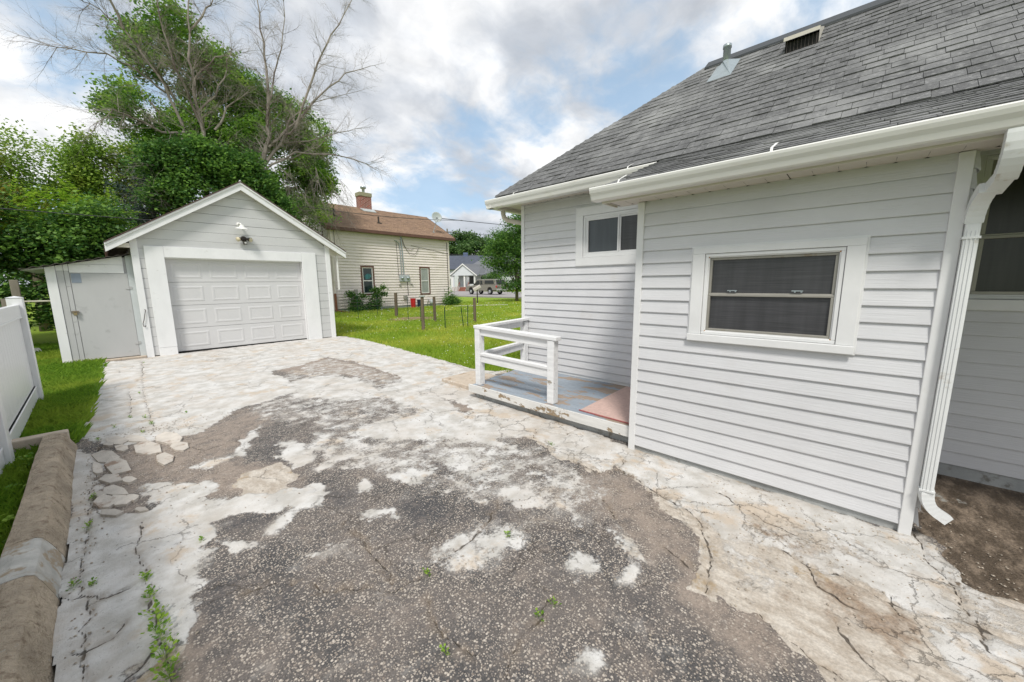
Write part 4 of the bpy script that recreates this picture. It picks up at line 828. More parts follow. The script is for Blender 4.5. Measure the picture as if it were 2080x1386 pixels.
mb.prism([(a_,b_,DZ+.003) for a_,b_ in ma], [(a_,b_,DZ+.011) for a_,b_ in ma]); mb.build('mat_pile', m_mat, dm, .002)
mb = MB(); mb.hexa([(3.180,1.43,DZ+.002),(3.192,1.43,DZ+.002),(3.207,2.03,DZ+.002),(3.195,2.03,DZ+.002),(3.180,1.43,DZ+.012),(3.192,1.43,DZ+.012),(3.207,2.03,DZ+.012),(3.195,2.03,DZ+.012)]); mb.build('mat_edge', m_matedge, dm)
# concrete step and pad left of the porch
stp = MB(); stp.hexa([(3.30,3.70,-.03),(4.05,3.78,-.03),(4.02,4.66,-.03),(3.36,4.62,-.03),(3.30,3.70,.078),(4.05,3.78,.070),(4.02,4.66,.05),(3.36,4.62,.052)])
setp(stp.build('concrete_step', m_slab, None, .012), 'low worn concrete step slab beside the left end of the porch', 'step')
# ------------------------------------------------------------------ garage
gar = thing('garage', 'small gabled single garage with light grey boards and white trim', 'garage', (2.4, 11.1, 0))
G = Fr((0, 11.0), (1, 0), (0, -1))
PKX, PKZ = 2.42, 3.86; LTX, LTZ = .085, 2.335; RTX, RTZ = 4.76, 2.395
def roofz(x_): return PKZ-(PKX-x_)*(PKZ-LTZ)/(PKX-LTX) if x_ < PKX else PKZ-(x_-PKX)*(PKZ-RTZ)/(RTX-PKX)
mb = MB(); mb.add([G.p(.46,-.02,0),G.p(.935,-.02,0),G.p(.935,-.02,2.11),G.p(3.63,-.02,2.11),G.p(3.63,-.02,0),G.p(4.34,-.02,0),G.p(4.34,-.02,2.5),G.p(2.42,-.02,3.72),G.p(.46,-.02,2.45)], [(0,1,2,8),(2,3,7,8),(3,4,5,6),(3,6,7)])
mb.build('wall_core', m_dark, gar, recalc=False)
mb = MB(); mb.box(.46, .50, 11.02, 17.4, 0, 2.42); mb.box(4.30, 4.34, 11.02, 17.4, 0, 2.45); mb.box(.46, 4.34, 17.36, 17.4, 0, 2.44)
mb.prism([(.46,17.36,2.44),(4.34,17.36,2.44),(2.42,17.36,3.7)], [(.46,17.4,2.44),(4.34,17.4,2.44),(2.42,17.4,3.7)]); mb.build('side_wall', m_garage, gar)
zb = .02; hb = .2055
while zb < 3.66:
    zt = min(zb+hb-.005, 3.72)
    def lim(z_, s_):
        zz_ = z_+.15
        if s_ < 0: return max(.47, PKX-(PKZ-zz_)*(PKX-LTX)/(PKZ-LTZ))
        return min(4.335, PKX+(PKZ-zz_)*(RTX-PKX)/(PKZ-RTZ))
    segs = [(-1, 1)]
    l0, l1, r0, r1 = lim(zb,-1), lim(zt,-1), lim(zb,1), lim(zt,1)
    if l1 > PKX-.02: l1 = PKX-.02
    if r1 < PKX+.02: r1 = PKX+.02
    j = random.uniform(-.002, .002); t1 = random.uniform(-.003, .003); t2 = random.uniform(-.003, .003)
    parts = [((l0,l1),(r0,r1))] if zb > 2.22 else [((l0,l1),(.80,.80)),((3.80,3.80),(r0,r1))]
    for (a0,a1),(b0,b1) in parts:
        mb = MB(); mb.prism([G.p(a0,-.018,zb+t1),G.p(b0,-.018,zb+t2),G.p(b1,-.018,zt),G.p(a1,-.018,zt)], [G.p(a0,j,zb+t1),G.p(b0,j,zb+t2),G.p(b1,j,zt),G.p(a1,j,zt)])
        mb.build('wall_board', m_garage, gar, .003)
    zb += hb
def quadbar(name, mat, parent, p, q, bevel=.003): mb = MB(); mb.prism(p, q); return mb.build(name, mat, parent, bevel)
# corner boards follow the rake
for x0, x1 in ((.435, .548), (4.25, 4.365)):
    quadbar('corner_board', m_gtrim, gar, [G.p(x0,-.02,-.02),G.p(x1,-.02,-.02),G.p(x1,-.02,roofz(x1)-.12),G.p(x0,-.02,roofz(x0)-.12)], [G.p(x0,.026,-.02),G.p(x1,.026,-.02),G.p(x1,.026,roofz(x1)-.12),G.p(x0,.026,roofz(x0)-.12)])
G.B('door_casing', m_gtrim, gar, .632, .932, -.02, .030, .18, 2.33, .004); G.B('door_casing', m_gtrim, gar, 3.632, 3.985, -.02, .030, -.02, 2.345, .004)
G.B('door_casing', m_gtrim, gar, .634, .930, -.02, .028, -.02, .177, .004)
G.B('door_head', m_gtrim, gar, .934, 3.630, -.02, .0285, 2.105, 2.335, .004)
for x0, x1 in ((.90, .932), (3.632, 3.66)): G.B('door_stop', m_gtrim, gar, x0, x1, -.14, -.021, -.02, 2.10, .002)
G.B('door_stop', m_gtrim, gar, .934, 3.63, -.14, -.021, 2.085, 2.11, .002)
gd = MB(); G.box(gd, .90, 3.66, -.20, -.16, .02, 2.12); gdo = gd.build('garage_door', m_gdoor, gar)
def emboss(mb, fr, u0, u1, z0, z1, d):
    rings = [(0, 0), (.022, .006), (.040, .006), (.062, .001), (.075, .001)]; vs = []
    for ins, dd in rings: vs += [fr.p(u0+ins,d+dd,z0+ins),fr.p(u1-ins,d+dd,z0+ins),fr.p(u1-ins,d+dd,z1-ins),fr.p(u0+ins,d+dd,z1-ins)]
    fs = [(i*4+j, i*4+(j+1)%4, (i+1)*4+(j+1)%4, (i+1)*4+j) for i in range(4) for j in range(4)]+[(16,17,18,19)]
    mb.add(vs, fs)
dw = (3.63-.932)/4; dh = 2.06/4
for r in range(4):
    z0 = .035+r*dh
    G.B('door_section', m_gdoor, gdo, .90, 3.66, -.158, -.125+(r % 2)*.0, z0+.003, z0+dh-.004, .004)
    for c in range(4):
        u0 = .932+c*dw+.07; mb = MB(); emboss(mb, G, u0, u0+dw-.14, z0+.085, z0+dh-.085, -.1245); mb.build('door_panel', m_gdoor, gdo)
G.B('door_gap', m_dark, gdo, .935, 3.63, -.155, -.13, -.02, .034, 0)
# roof: rake boards, drip mould, deck, soffits
YF, YB = 10.84, 17.6
for (tx, tz) in ((LTX, LTZ), (RTX, RTZ)):
    def bar(name, mat, dz0, dz1, y0, y1, ext=0):
        pts = [(PKX, PKZ+dz0), (tx, tz+dz0), (tx, tz+dz1), (PKX, PKZ+dz1)]
        mb = MB(); mb.prism([(a_, y0, b_) for a_, b_ in pts], [(a_, y1, b_) for a_, b_ in pts]); return mb.build(name, mat, gar, .003)
    bar('rake_board', m_gtrim, -.165, -.035, YF, YF+.028); bar('rake_mould', m_gtrim, -.034, .008, YF-.022, YF+.03)
    bar('rake_soffit', m_soffit, -.150, -.138, YF+.029, 10.998)
    bar('roof', M('dark garage roofing', (.09, .055, .05), .8, .2, 20), .009, .032, YF-.035, YB)
    bar('roof_deck', m_blade, -.02, .007, YF+.031, YB)
MB().box(.10, .13, 10.99, 17.5, 2.21, 2.32).build('eave_board', m_brownp, gar); B('eave_soffit', m_soffit, gar, .13, .43, 10.875, 10.90, 2.27, 2.36, .002)
for i in range(8): MB().box(.12, .44, 11.25+i*.8, 11.29+i*.8, 2.27, 2.37).build('rafter_tail', m_blade, gar)
mb = MB(); mb.prism([(4.37,10.99,2.30),(4.55,10.99,2.30),(4.62,10.99,2.43),(4.37,10.99,2.58)], [(4.37,11.03,2.30),(4.55,11.03,2.30),(4.62,11.03,2.43),(4.37,11.03,2.58)]); mb.build('eave_return', m_soffit, gar)
B('eave_return', m_white2, gar, 4.55, 4.585, 10.99, 11.05, 1.35, 2.32, .003)
quadbar('ridge_finial', m_white2, gar, [(PKX-.03,YF,PKZ),(PKX+.03,YF,PKZ),(PKX+.02,YF,PKZ+.05),(PKX-.0,YF,PKZ+.06)], [(PKX-.03,YF+.05,PKZ),(PKX+.03,YF+.05,PKZ),(PKX+.02,YF+.05,PKZ+.05),(PKX,YF+.05,PKZ+.06)])
# barn lamp and flood light
mb = MB(); mb.tube([(2.33,11.0,2.93),(2.335,10.93,2.945),(2.34,10.86,2.93),(2.345,10.82,2.90)], .018, 8); lp = mb.build('barn_lamp', m_white2, gar, smooth=True)
mb = MB(); mb.lathe((2.35,10.80,2.905), [(.03,.0),(.045,-.02),(.055,-.05),(.09,-.07),(.128,-.092),(.134,-.10),(.125,-.098),(.05,-.06)], 24, (.05,-.12,1)); mb.build('lamp_shade', m_white2, lp, smooth=True)
mb = MB(); mb.lathe((2.33,11.0,2.93), [(.0,.022),(.04,.02),(.045,.0)], 14, (0,-1,0)); mb.build('lamp_mount', m_white2, lp, smooth=True)
mb = MB(); mb.lathe((2.395,11.0,2.60), [(0,.04),(.05,.038),(.062,.02),(.065,0)], 14, (0,-1,0)); fl = mb.build('flood_light', m_dmetal, gar, smooth=True)
for s_ in (-1, 1):
    mb = MB(); c_ = Vector((2.395+s_*.045,10.955,2.60)); mb.lathe(c_, [(.018,0),(.03,.03),(.042,.06),(.045,.08)], 12, (s_*.85,-.6,-.25)); h_ = mb.build('lamp_holder', m_dmetal, fl, smooth=True)
    mb = MB(); mb.lathe(c_+Vector((s_*.85,-.6,-.25)).normalized()*.075, [(.04,0),(.052,.03),(.05,.045),(0,.052)], 12, (s_*.85,-.6,-.25)); mb.build('bulb', M('cream lamp glass', (.62,.55,.38), .3, .03, 4), fl, smooth=True)
mb = MB(); mb.box(2.375,2.44,10.91,10.98,2.47,2.535); mb.box(2.392,2.415,10.93,10.96,2.53,2.57); mb.build('motion_sensor', m_dmetal, fl, .004)
B('sensor_lens', m_white2, fl, 2.386, 2.43, 10.902, 10.909, 2.485, 2.525, .002)
mb = MB(); mb.tube([(.505,10.965,1.02),(.515,10.955,1.0),(.47,10.95,.80),(.445,10.95,.72),(.455,10.95,.66),(.475,10.95,.655),(.485,10.955,.68)], .006, 6); mb.build('wire_hook', m_dmetal, gar, smooth=True)

# ------------------------------------------------------------------ lean-to shed
shed = thing('shed', 'narrow grey and white lean-to shed with a plywood door, left of the garage', 'shed', (-.15, 11.3, 0))
Sf = Fr((0, 11.15), (1, 0), (0, -1))
def sz(x_): return 1.865+(x_+.73)*.235
def sboard(name, x0, x1, z0, mat, d=.02, dz=0, top=None):
    q = [(x0, z0), (x1, z0), (x1, (top or sz(x1)-dz)), (x0, (top or sz(x0)-dz))]
    mb = MB(); mb.prism([Sf.p(a_,-.01,b_) for a_,b_ in q], [Sf.p(a_,d,b_) for a_,b_ in q]); return mb.build(name, mat, shed, .003)
mb = MB(); mb.prism([(-.72,11.17,.02),(.46,11.17,.02),(.46,11.17,2.12),(-.72,11.17,1.84)], [(-.72,13.6,.02),(.46,13.6,.02),(.46,13.6,2.12),(-.72,13.6,1.84)]); mb.build('shed_core', m_shed, shed)
sboard('wall_board', -.73, -.603, .045, m_gtrim, .026); 
sboard('wall_board', -.598, -.508, .045, m_shed, .014, top=1.80); sboard('wall_board', -.598, -.508, 1.803, m_gtrim, .0135)
for z0, z1 in ((.045, .82), (.824, 1.50), (1.504, 1.80)): sboard('wall_board', -.503, -.442, z0, m_shed, .018, top=z1)
sboard('wall_board', -.503, -.442, 1.803, m_gtrim, .018)
dr = sboard('door', -.436, .338, .05, m_shed, .012, top=1.762)
hd_ = sboard('header_board', -.436, .30, 1.768, m_gtrim, .016, top=1.93); sboard('header_board', -.436, .30, 1.934, m_gtrim, .013)
sboard('jamb_board', .342, .445, .02, M('bluish white board', (.56,.59,.59), .5, .06, 5), .016)
mb = MB(); mb.box(-.50,-.40,11.105,11.128,.99,1.04); h_ = mb.build('hasp', m_blade, dr, .003)
mb = MB(); mb.box(-.475,-.43,11.085,11.110,.955,1.0); mb.tube([(-.468,11.097,1.0),(-.468,11.097,1.03),(-.437,11.097,1.03),(-.437,11.097,1.0)], .005, 6); mb.build('padlock', M('brass', (.35,.27,.15), .4, .1, 9, metal=.7), dr, .003)
for zz_ in (1.47, .32):
    mb = MB(); mb.box(.285,.333,11.128,11.137,zz_-.03,zz_+.03); mb.box(.347,.375,11.125,11.133,zz_-.03,zz_+.03); mb.tube([(.34,11.128,zz_-.035),(.34,11.128,zz_+.035)], .006, 6); mb.build('hinge', m_shed, dr, .001)
Sf.B('cover_plate', M('blue-grey plate', (.25,.29,.35), .5, .08, 9), dr, -.425, -.30, .0125, .018, 1.575, 1.755, .002)
V = []; k = 90
for i in range(k+1):
    xx = -1.02+i*(1.53)/k; zc = sz(xx)+.022+.010*math.sin(i/k*1.53/.068*2*math.pi*.5)
    V += [(xx, 10.98, zc), (xx, 13.8, zc), (xx, 10.98, zc-.004), (xx, 13.8, zc-.004)]
mb = MB(); mb.add(V, [q for i in range(k) for q in ((i*4,i*4+1,i*4+5,i*4+4),(i*4+2,i*4+3,i*4+7,i*4+6),(i*4,i*4+4,i*4+6,i*4+2))])
mb.build('roof_sheet', M('old corrugated sheet', (.13,.11,.10), .7, .2, 10, stain=(.06,.05,.045), sscale=8), shed, recalc=False)
quadbar('overhang_board', m_shed, shed, [(-1.0,11.10,1.80),(-.735,11.10,1.83),(-.735,11.10,1.87),(-1.0,11.10,1.812)], [(-1.0,13.6,1.80),(-.735,13.6,1.83),(-.735,13.6,1.87),(-1.0,13.6,1.812)])
B('shed_sill', m_slab, shed, -.78, .43, 11.02, 11.3, -.03, .035, .008)

# ------------------------------------------------------------------ white vinyl fence
fen = thing('fence', 'white vinyl privacy fence with square posts at the left edge', 'fence', (-.79, 5, 0))
fx = lambda y_: -.79+(7.8-y_)*.016
posts = [7.77, 4.98, 2.19, -.6]
for y_ in posts:
    B('post', m_vinyl, fen, fx(y_)-.064, fx(y_)+.064, y_-.064, y_+.064, -.03, 1.372, .006)
    MB().add([(fx(y_)-.07,y_-.07,1.373),(fx(y_)+.07,y_-.07,1.373),(fx(y_)+.07,y_+.07,1.373),(fx(y_)-.07,y_+.07,1.373),(fx(y_),y_,1.392)], [(0,1,4),(1,2,4),(2,3,4),(3,0,4),(0,3,2,1)]).build('post_cap', m_vinyl, fen)
def skew(name, mat, parent, y0, y1, w, z0, z1, off=0, bev=.004):
    a_, b_ = fx(y0)+off, fx(y1)+off; mb = MB(); mb.hexa([(a_-w,y0,z0),(a_+w,y0,z0),(b_+w,y1,z0),(b_-w,y1,z0),(a_-w,y0,z1),(a_+w,y0,z1),(b_+w,y1,z1),(b_-w,y1,z1)]); return mb.build(name, mat, parent, bev)
for y1_, y0_ in zip(posts[:-1], posts[1:]):
    a_, b_ = y0_+.064, y1_-.064
    for z0_, z1_ in ((1.12, 1.285), (.075, .235)):
        skew('rail', m_vinyl, fen, a_, b_, .028, z0_, z1_); skew('rail_lip', m_vinyl, fen, a_, b_, .034, z0_ if z0_ > 1 else z1_-.022, z0_+.022 if z0_ > 1 else z1_)
    k = 17; w = (b_-a_)/k
    for i in range(k): skew('fence_board', m_vinyl, fen, a_+i*w+.003, a_+(i+1)*w-.003, .012, .236, 1.119, 0, .003)
# grey timber fence behind
of = thing('timber_fence', 'weathered grey timber fence with one tall post behind the white fence', 'fence', (-1.9, 13.5, 0))
B('post', m_blade, of, -1.39, -1.27, 13.4, 13.5, -.03, 1.66, .006)
for i in range(9): B('fence_board', m_blade, of, -1.56-i*.16, -1.43-i*.16, 13.5, 13.525, .02, 1.30+random.uniform(-.05, .02), .003)
for z_ in (.4, 1.0): B('rail', m_blade, of, -3.0, -1.30, 13.53, 13.57, z_, z_+.09, .003)
mb = MB(); mb.tube([(-1.28,13.45,1.19),(-.70,13.2,1.19)], .02, 8); mb.build('pipe_rail', M('pale pipe', (.45,.42,.34), .5, .1, 5), of, smooth=True)
mb = MB(); mb.add([(-1.36,13.55,.0),(-1.15,13.75,.02),(-1.22,13.95,.10),(-1.38,13.8,.12)], [(0,1,2,3)]); o = mb.build('plastic_scrap', m_white2, recalc=False)
sm = o.modifiers.new('solidify', 'SOLIDIFY'); sm.thickness = .01
setp(o, 'small white scrap lying on the grass left of the shed', 'scrap')
# ------------------------------------------------------------------ neighbour house
nh = thing('neighbour_house', 'cream clapboard two-storey house with brown shingle roof and brick chimney beyond the lawn', 'house', (12.6, 24, 0))
N = Fr((0, 21.5), (1, 0), (0, -1)); NG = Fr((8.55, 0), (0, -1), (-1, 0))
mb = MB(); mb.box(8.57, 16.68, 21.52, 27.5, -.05, 4.6); mb.prism([(8.57,21.52,4.6),(8.57,27.5,4.6),(8.57,24.5,6.35)], [(16.68,21.52,4.6),(16.68,27.5,4.6),(16.68,24.5,6.35)]); mb.build('wall_core', m_cream, nh)
clap(N, 8.68, 16.58, .14, 4.46, .165, m_cream, nh, holes=[(10.22, 11.03, .86, 2.56), (14.2, 15.0, .78, 2.6)], lip=.045)
# gable end courses
zb = .14
while zb < 6.15:
    w = 3.0 if zb < 4.5 else max(.05, 3.0*(6.3-zb)/1.8)
    mb = MB(); NG.ext(mb, [(-.012,zb+.02),(.01,zb+.02),(.02,zb),(.045,zb),(.003,zb+.175),(-.012,zb+.175)], -24.5-w+.07, -24.5+w-.07); mb.build('siding_board', m_cream, nh); zb += .165
N.B('corner_board', m_cream, nh, 8.53, 8.675, -.05, .03, .1, 4.46, .004); NG.B('corner_board', m_cream, nh, -21.62, -21.532, -.02, .03, .1, 4.5, .004); N.B('corner_board', m_cream, nh, 16.585, 16.70, -.05, .03, .1, 4.46, .004)
N.B('foundation', m_found, nh, 8.6, 16.65, -.03, .012, -.1, .14, 0)
def nwin(fr, u0, u1, z0, z1, glass, tw=.10, brown=m_brownp):
    mb = MB(); fr.ring(mb, u0, u1, z0, z1, tw, -.02, .045); w = mb.build('window', brown, nh, .003)
    a, b, c, d = u0+tw, u1-tw, z0+tw, z1-tw; mid = (c+d)/2-.03
    mb = MB(); fr.ring(mb, a, b, mid, d, .045, -.02, .03); mb.build('sash', m_white2, w); mb = MB(); fr.ring(mb, a, b, c, mid+.04, .045, -.02, .035); mb.build('sash', m_white2, w)
    fr.B('pane', glass, w, a+.03, b-.03, -.01, .004, mid+.02, d-.03, 0); fr.B('pane', glass, w, a+.03, b-.03, -.01, .008, c+.03, mid, 0); return w
w1 = nwin(N, 10.21, 11.04, .85, 2.57, m_glassn); nwin(N, 14.19, 15.01, .77, 2.61, m_curtain)
mb = MB(); q = [(10.42,1.98),(10.62,2.12),(10.80,2.08),(10.86,1.95),(10.70,1.80),(10.50,1.78)]; mb.prism([N.p(a_,.006,b_) for a_,b_ in q], [N.p(a_,.014,b_) for a_,b_ in q]); mb.build('cloth_behind_pane', M('teal cloth', (.05,.16,.17), .8, .4, 6), w1)
nwin(NG, -22.75, -22.15, 4.10, 5.10, m_glassn, .07); nwin(NG, -24.6, -23.9, 4.45, 5.2, m_glassn, .07)
# roof
ES, EZ = 21.18, 4.60; RYn, RZn = 24.5, 6.43; sl = (RZn-EZ)/(RYn-ES)
mb = MB(); mb.add([(8.28,ES,EZ),(17.0,ES,EZ),(17.0,RYn,RZn),(8.28,RYn,RZn),(8.28,27.82,EZ),(17.0,27.82,EZ)], [(0,1,2,3),(3,2,5,4)]); nr = mb.build('roof', m_brshing, nh)
V = []; F_ = []; tone = []; L = math.hypot(RYn-ES, RZn-EZ); s_ = Vector((0, RYn-ES, RZn-EZ)).normalized(); n_ = Vector((0,-s_.z,s_.y)); ex = .14
for r in range(int(L/ex)):
    u = 8.26-random.random()*.2
    while u < 17.0:
        w = random.uniform(.18, .36); a_ = max(u, 8.26); b_ = min(u+w, 17.02)
        if b_-a_ > .03:
            o0 = Vector((a_+.004, ES-.02, EZ-.01))+s_*(r*ex+random.uniform(-.008,.004)); X_ = Vector((b_-a_-.008,0,0)); Y_ = s_*ex*1.3; Z_ = n_*.014; b0 = len(V)
            V += [tuple(o0+X_*q[0]+Y_*q[1]+Z_*q[2]) for q in tabv]
            F_ += [(b0,b0+3,b0+2,b0+1),(b0+4,b0+5,b0+6,b0+7),(b0,b0+1,b0+5,b0+4),(b0+1,b0+2,b0+6,b0+5),(b0+2,b0+3,b0+7,b0+6),(b0+3,b0,b0+4,b0+7)]; tone += [random.random()]*6
        u += w
fastmesh('shingle_field', np.array(V), np.array(F_), m_brshing, nr, {'tone': ('FACE', np.array(tone))}, kind='stuff')
mb = MB(); mb.box(8.26, 17.02, ES-.04, ES-.01, EZ-.17, EZ+.004); mb.box(8.40, 17.0, ES, 21.5, EZ-.165, EZ-.15); mb.build('fascia', m_brownp, nh)
for x0 in (8.25, 17.0):
    mb = MB(); mb.prism([(x0,ES-.03,EZ-.17),(x0,RYn,RZn-.17),(x0,27.85,EZ-.17),(x0,27.85,EZ+.02),(x0,RYn,RZn+.02),(x0,ES-.03,EZ+.02)], [(x0+.03,ES-.03,EZ-.17),(x0+.03,RYn,RZn-.17),(x0+.03,27.85,EZ-.17),(x0+.03,27.85,EZ+.02),(x0+.03,RYn,RZn+.02),(x0+.03,ES-.03,EZ+.02)]); mb.build('rake_board', m_brownp, nh)
def brick_mat():
    m, n = newmat('red chimney brick'); p = n.pos()
    sp = n.add('ShaderNodeSeparateXYZ'); n.set(sp, 0, p); cb = n.add('ShaderNodeCombineXYZ'); n.set(cb, 0, n.math('ADD', sp.outputs[0], sp.outputs[1])); n.set(cb, 1, sp.outputs[2])
    b = n.add('ShaderNodeTexBrick'); n.set(b, 0, cb.outputs[0]); n.set(b, 'Color1', (.33,.07,.04)); n.set(b, 'Color2', (.20,.05,.035)); n.set(b, 'Mortar', (.42,.36,.32))
    b.inputs['Scale'].default_value = 1; b.inputs['Brick Width'].default_value = .21; b.inputs['Row Height'].default_value = .078; b.inputs['Mortar Size'].default_value = .011
    n.finish(b.outputs[0], .9, .2, 0, b.outputs[1], -.5, .01); return m
mb = MB(); mb.box(11.78, 12.55, 24.15, 24.7, 6.1, 7.12); chm = mb.build('chimney', brick_mat(), nr)
mb = MB(); mb.box(11.74, 12.59, 24.11, 24.74, 7.12, 7.36); mb.build('chimney_cap', M('mossy cement', (.30,.29,.19), .9, .2, 9), chm, .01)
mb = MB(); mb.lathe((12.16,24.4,7.36), [(.09,0),(.09,.28),(.18,.28),(.18,.40),(.10,.42),(.10,.36),(.05,.42)], 12); mb.build('flue_cap', m_metal, chm, smooth=True)
mb = MB(); mb.hexa([(11.9,23.95,6.15),(12.75,23.95,6.15),(12.7,24.16,6.30),(11.75,24.16,6.30),(11.9,23.95,6.18),(12.75,23.95,6.18),(12.7,24.16,6.36),(11.75,24.16,6.36)]); mb.build('flashing', m_mbox, nr)
for vx, vy in ((9.45, 22.7), (12.0, 22.35)):
    zc = EZ+(vy-ES)*sl; mb = MB(); mb.lathe((vx,vy,zc-.05), [(.05,0),(.05,.42),(.045,.42)], 10); mb.box(vx-.14,vx+.14,vy-.14,vy+.12,zc-.08,zc+.0); mb.build('vent_pipe', m_dmetal, nr)
# dish
mb = MB(); dc = Vector((15.85, 21.6, 5.95)); da = Vector((-.25,-1,.25)).normalized()
mb.lathe(dc, [(0,-.07),(.15,-.055),(.28,-.015),(.36,.03),(.35,.035),(.27,-.005),(.14,-.045),(0,-.06)], 20, da); dish = mb.build('satellite_dish', m_mbox, nh, smooth=True)
mb = MB(); mb.tube([dc+Vector((0,.05,-.1)), (15.85,21.75,5.45), (15.7,21.85,4.98)], .022, 6); mb.tube([dc+da*-.02+Vector((0,0,-.3)), dc+da*.3+Vector((0,0,-.25))], .012, 5); mb.box(15.62,15.78,21.78,21.95,4.93,4.99); mb.build('dish_arm', m_metal, dish)
# services on the wall
mt = MB(); N.box(mt, 12.68, 13.40, .02, .14, 1.64, 2.05); mtr = mt.build('meter_box', m_mbox, nh, .015)
for u in (12.84, 13.24): mb = MB(); mb.lathe(N.p(u,.14,1.86), [(.10,0),(.10,.05),(.08,.10),(0,.115)], 14, (0,-1,0)); mb.build('meter_dial', m_metal, mtr, smooth=True)
mb = MB(); mb.tube([N.p(13.02,.06,2.05),N.p(12.98,.06,3.4),N.p(12.93,.06,4.4)], .035, 8); mb.tube([N.p(12.86,.06,2.05),N.p(12.83,.06,3.6),N.p(12.78,.06,4.0),N.p(12.62,.06,4.13),N.p(12.48,.07,4.15)], .028, 8); mb.build('conduit', m_metal, nh)
mb = MB(); mb.tube([N.p(12.66,.04,2.0),N.p(12.63,.04,3.2),N.p(12.6,.04,4.1)], .012, 5); mb.tube([N.p(13.0,.06,4.4),N.p(13.1,.08,3.9),N.p(13.45,.08,3.45),N.p(13.85,.08,3.35),N.p(14.05,.08,3.55),N.p(14.2,.06,3.8)], .012, 5); mb.tube([N.p(13.0,.06,4.35),N.p(13.2,.08,3.8),N.p(13.55,.08,3.62),N.p(13.85,.06,3.75)], .010, 5); mb.tube([N.p(13.65,.04,3.92),N.p(15.0,.05,3.75),N.p(16.6,.06,3.55)], .010, 5)
mb.tube([N.p(8.85,.04,4.5),N.p(8.84,.04,3.2)], .012, 5); mb.tube([N.p(13.26,.04,1.64),N.p(13.28,.04,.75)], .02, 5); mb.tube([N.p(16.5,.05,4.3),N.p(16.52,.05,.7)], .02, 5); mb.build('cable_run', m_dmetal, nh, kind='stuff')
for u, z_, w, h in ((9.84, 1.08, .2, .26), (12.72, 1.42, .1, .14), (13.58, 1.46, .1, .1), (13.05, .62, .26, .28)): N.B('utility_box', m_frame, nh, u-w/2, u+w/2, .02, .10, z_-h/2, z_+h/2, .01)
mb = MB(); mb.tube([N.p(9.9,.06,.95),N.p(9.92,.06,.0)], .02, 6); mb.build('conduit', m_metal, nh)
mb = MB(); mb.lathe(N.p(14.9,.25,.12), [(0,0),(.12,.02),(.13,.22),(.08,.30),(.05,.34),(0,.35)], 12); mb.tube([N.p(14.9,.25,.40),N.p(15.15,.2,.42),N.p(15.3,.05,.1)], .025, 6); mb.tube([N.p(14.9,.2,.4),N.p(14.75,.1,.5),N.p(14.7,.03,.1)], .02, 6); mb.build('gas_meter', m_mbox, nh, smooth=True)
mb = MB(); mb.tube([(8.62,21.36,4.45),(8.62,21.36,1.0)], .04, 8); mb.build('downspout', m_cream, nh); 
mb = MB(); sweep(mb, [(8.62,21.36,1.0),(8.62,21.36,-.0)], .10, .08, (1,0,0)); sweep(mb, [(8.62,21.36,.05),(8.85,20.3,-.02)], .10, .07, (1,0,0)); mb.build('downspout_foot', M('red-brown sheet', (.22,.09,.05), .6, .2, 6), nh)
mb = MB(); mb.box(6.9, 8.5, 22.6, 26.2, -.05, 2.55); mb.build('side_room', m_cream, nh)
for i in range(15): mb = MB(); Fr((0,22.6),(1,0),(0,-1)).ext(mb, [(-.01,.1+i*.165),(.02,.1+i*.165),(.003,.265+i*.165),(-.01,.265+i*.165)], 6.95, 8.45); mb.build('siding_board', m_cream, nh)
mb = MB(); mb.prism([(6.5,22.35,2.62),(8.55,22.35,2.62),(8.55,24.3,3.7),(6.5,24.3,3.7)], [(6.5,22.35,2.56),(8.55,22.35,2.56),(8.55,24.3,3.64),(6.5,24.3,3.64)]); mb.box(6.5,8.5,22.31,22.35,2.42,2.62); mb.build('side_roof', M('red-brown shingles', (.22,.10,.06), .9, .25, 14), nh)
# bins
def bin_(name, x_, y_, r, h, mat, lab):
    mb = MB(); mb.lathe((x_,y_,-.03), [(0,0),(r*.82,0),(r,h),(r*1.06,h),(r*1.06,h+.03),(r*.95,h+.03),(r*.78,.05),(0,.05)], 16); setp(mb.build(name, mat, None, smooth=False), lab, 'bin', 'bins by the neighbour wall')
bin_('plastic_bin', 13.25, 20.9, .17, .58, m_red, 'red plastic bin standing against the cream wall'); bin_('plastic_bin', 13.78, 21.0, .15, .48, m_navy, 'dark blue bin beside the red bin')

# ------------------------------------------------------------------ garden wire fence
gf = thing('garden_fence', 'patchy wire garden fence on thin stakes and worn wooden posts', 'fence', (8, 11, 0))
for x_, y_, h, r in ((6.90,10.36,1.08,.055), (8.93,12.55,.98,.06), (9.80,11.1,.93,.06), (9.09,15.8,1.10,.075)):
    mb = MB(); lean = random.uniform(-.02,.02); pts = [(x_+lean*i/4*h, y_, -.05+(h+.05)*i/4) for i in range(5)]; mb.tube(pts, [r*1.02,r,r*.97,r,r*.95], 9); mb.build('post', m_post, gf)
B('post_cap', m_mbox, gf, 6.83, 6.97, 10.29, 10.43, 1.081, 1.12, .004)
stk = [(7.6,16.5,1.02,0), (8.68,16.8,1.0,0), (8.54,13.9,.95,0), (8.27,12.56,.6,0), (7.59,10.1,.72,.0), (7.70,10.25,.70,.0), (8.44,9.95,.74,.03), (8.42,10.15,.68,-.09)]
for x_, y_, h, ln in stk: mb = MB(); mb.tube([(x_,y_,-.05),(x_+ln,y_,h)], .012 if y_ > 12 else .014, 5); mb.build('stake', m_greenp, gf)
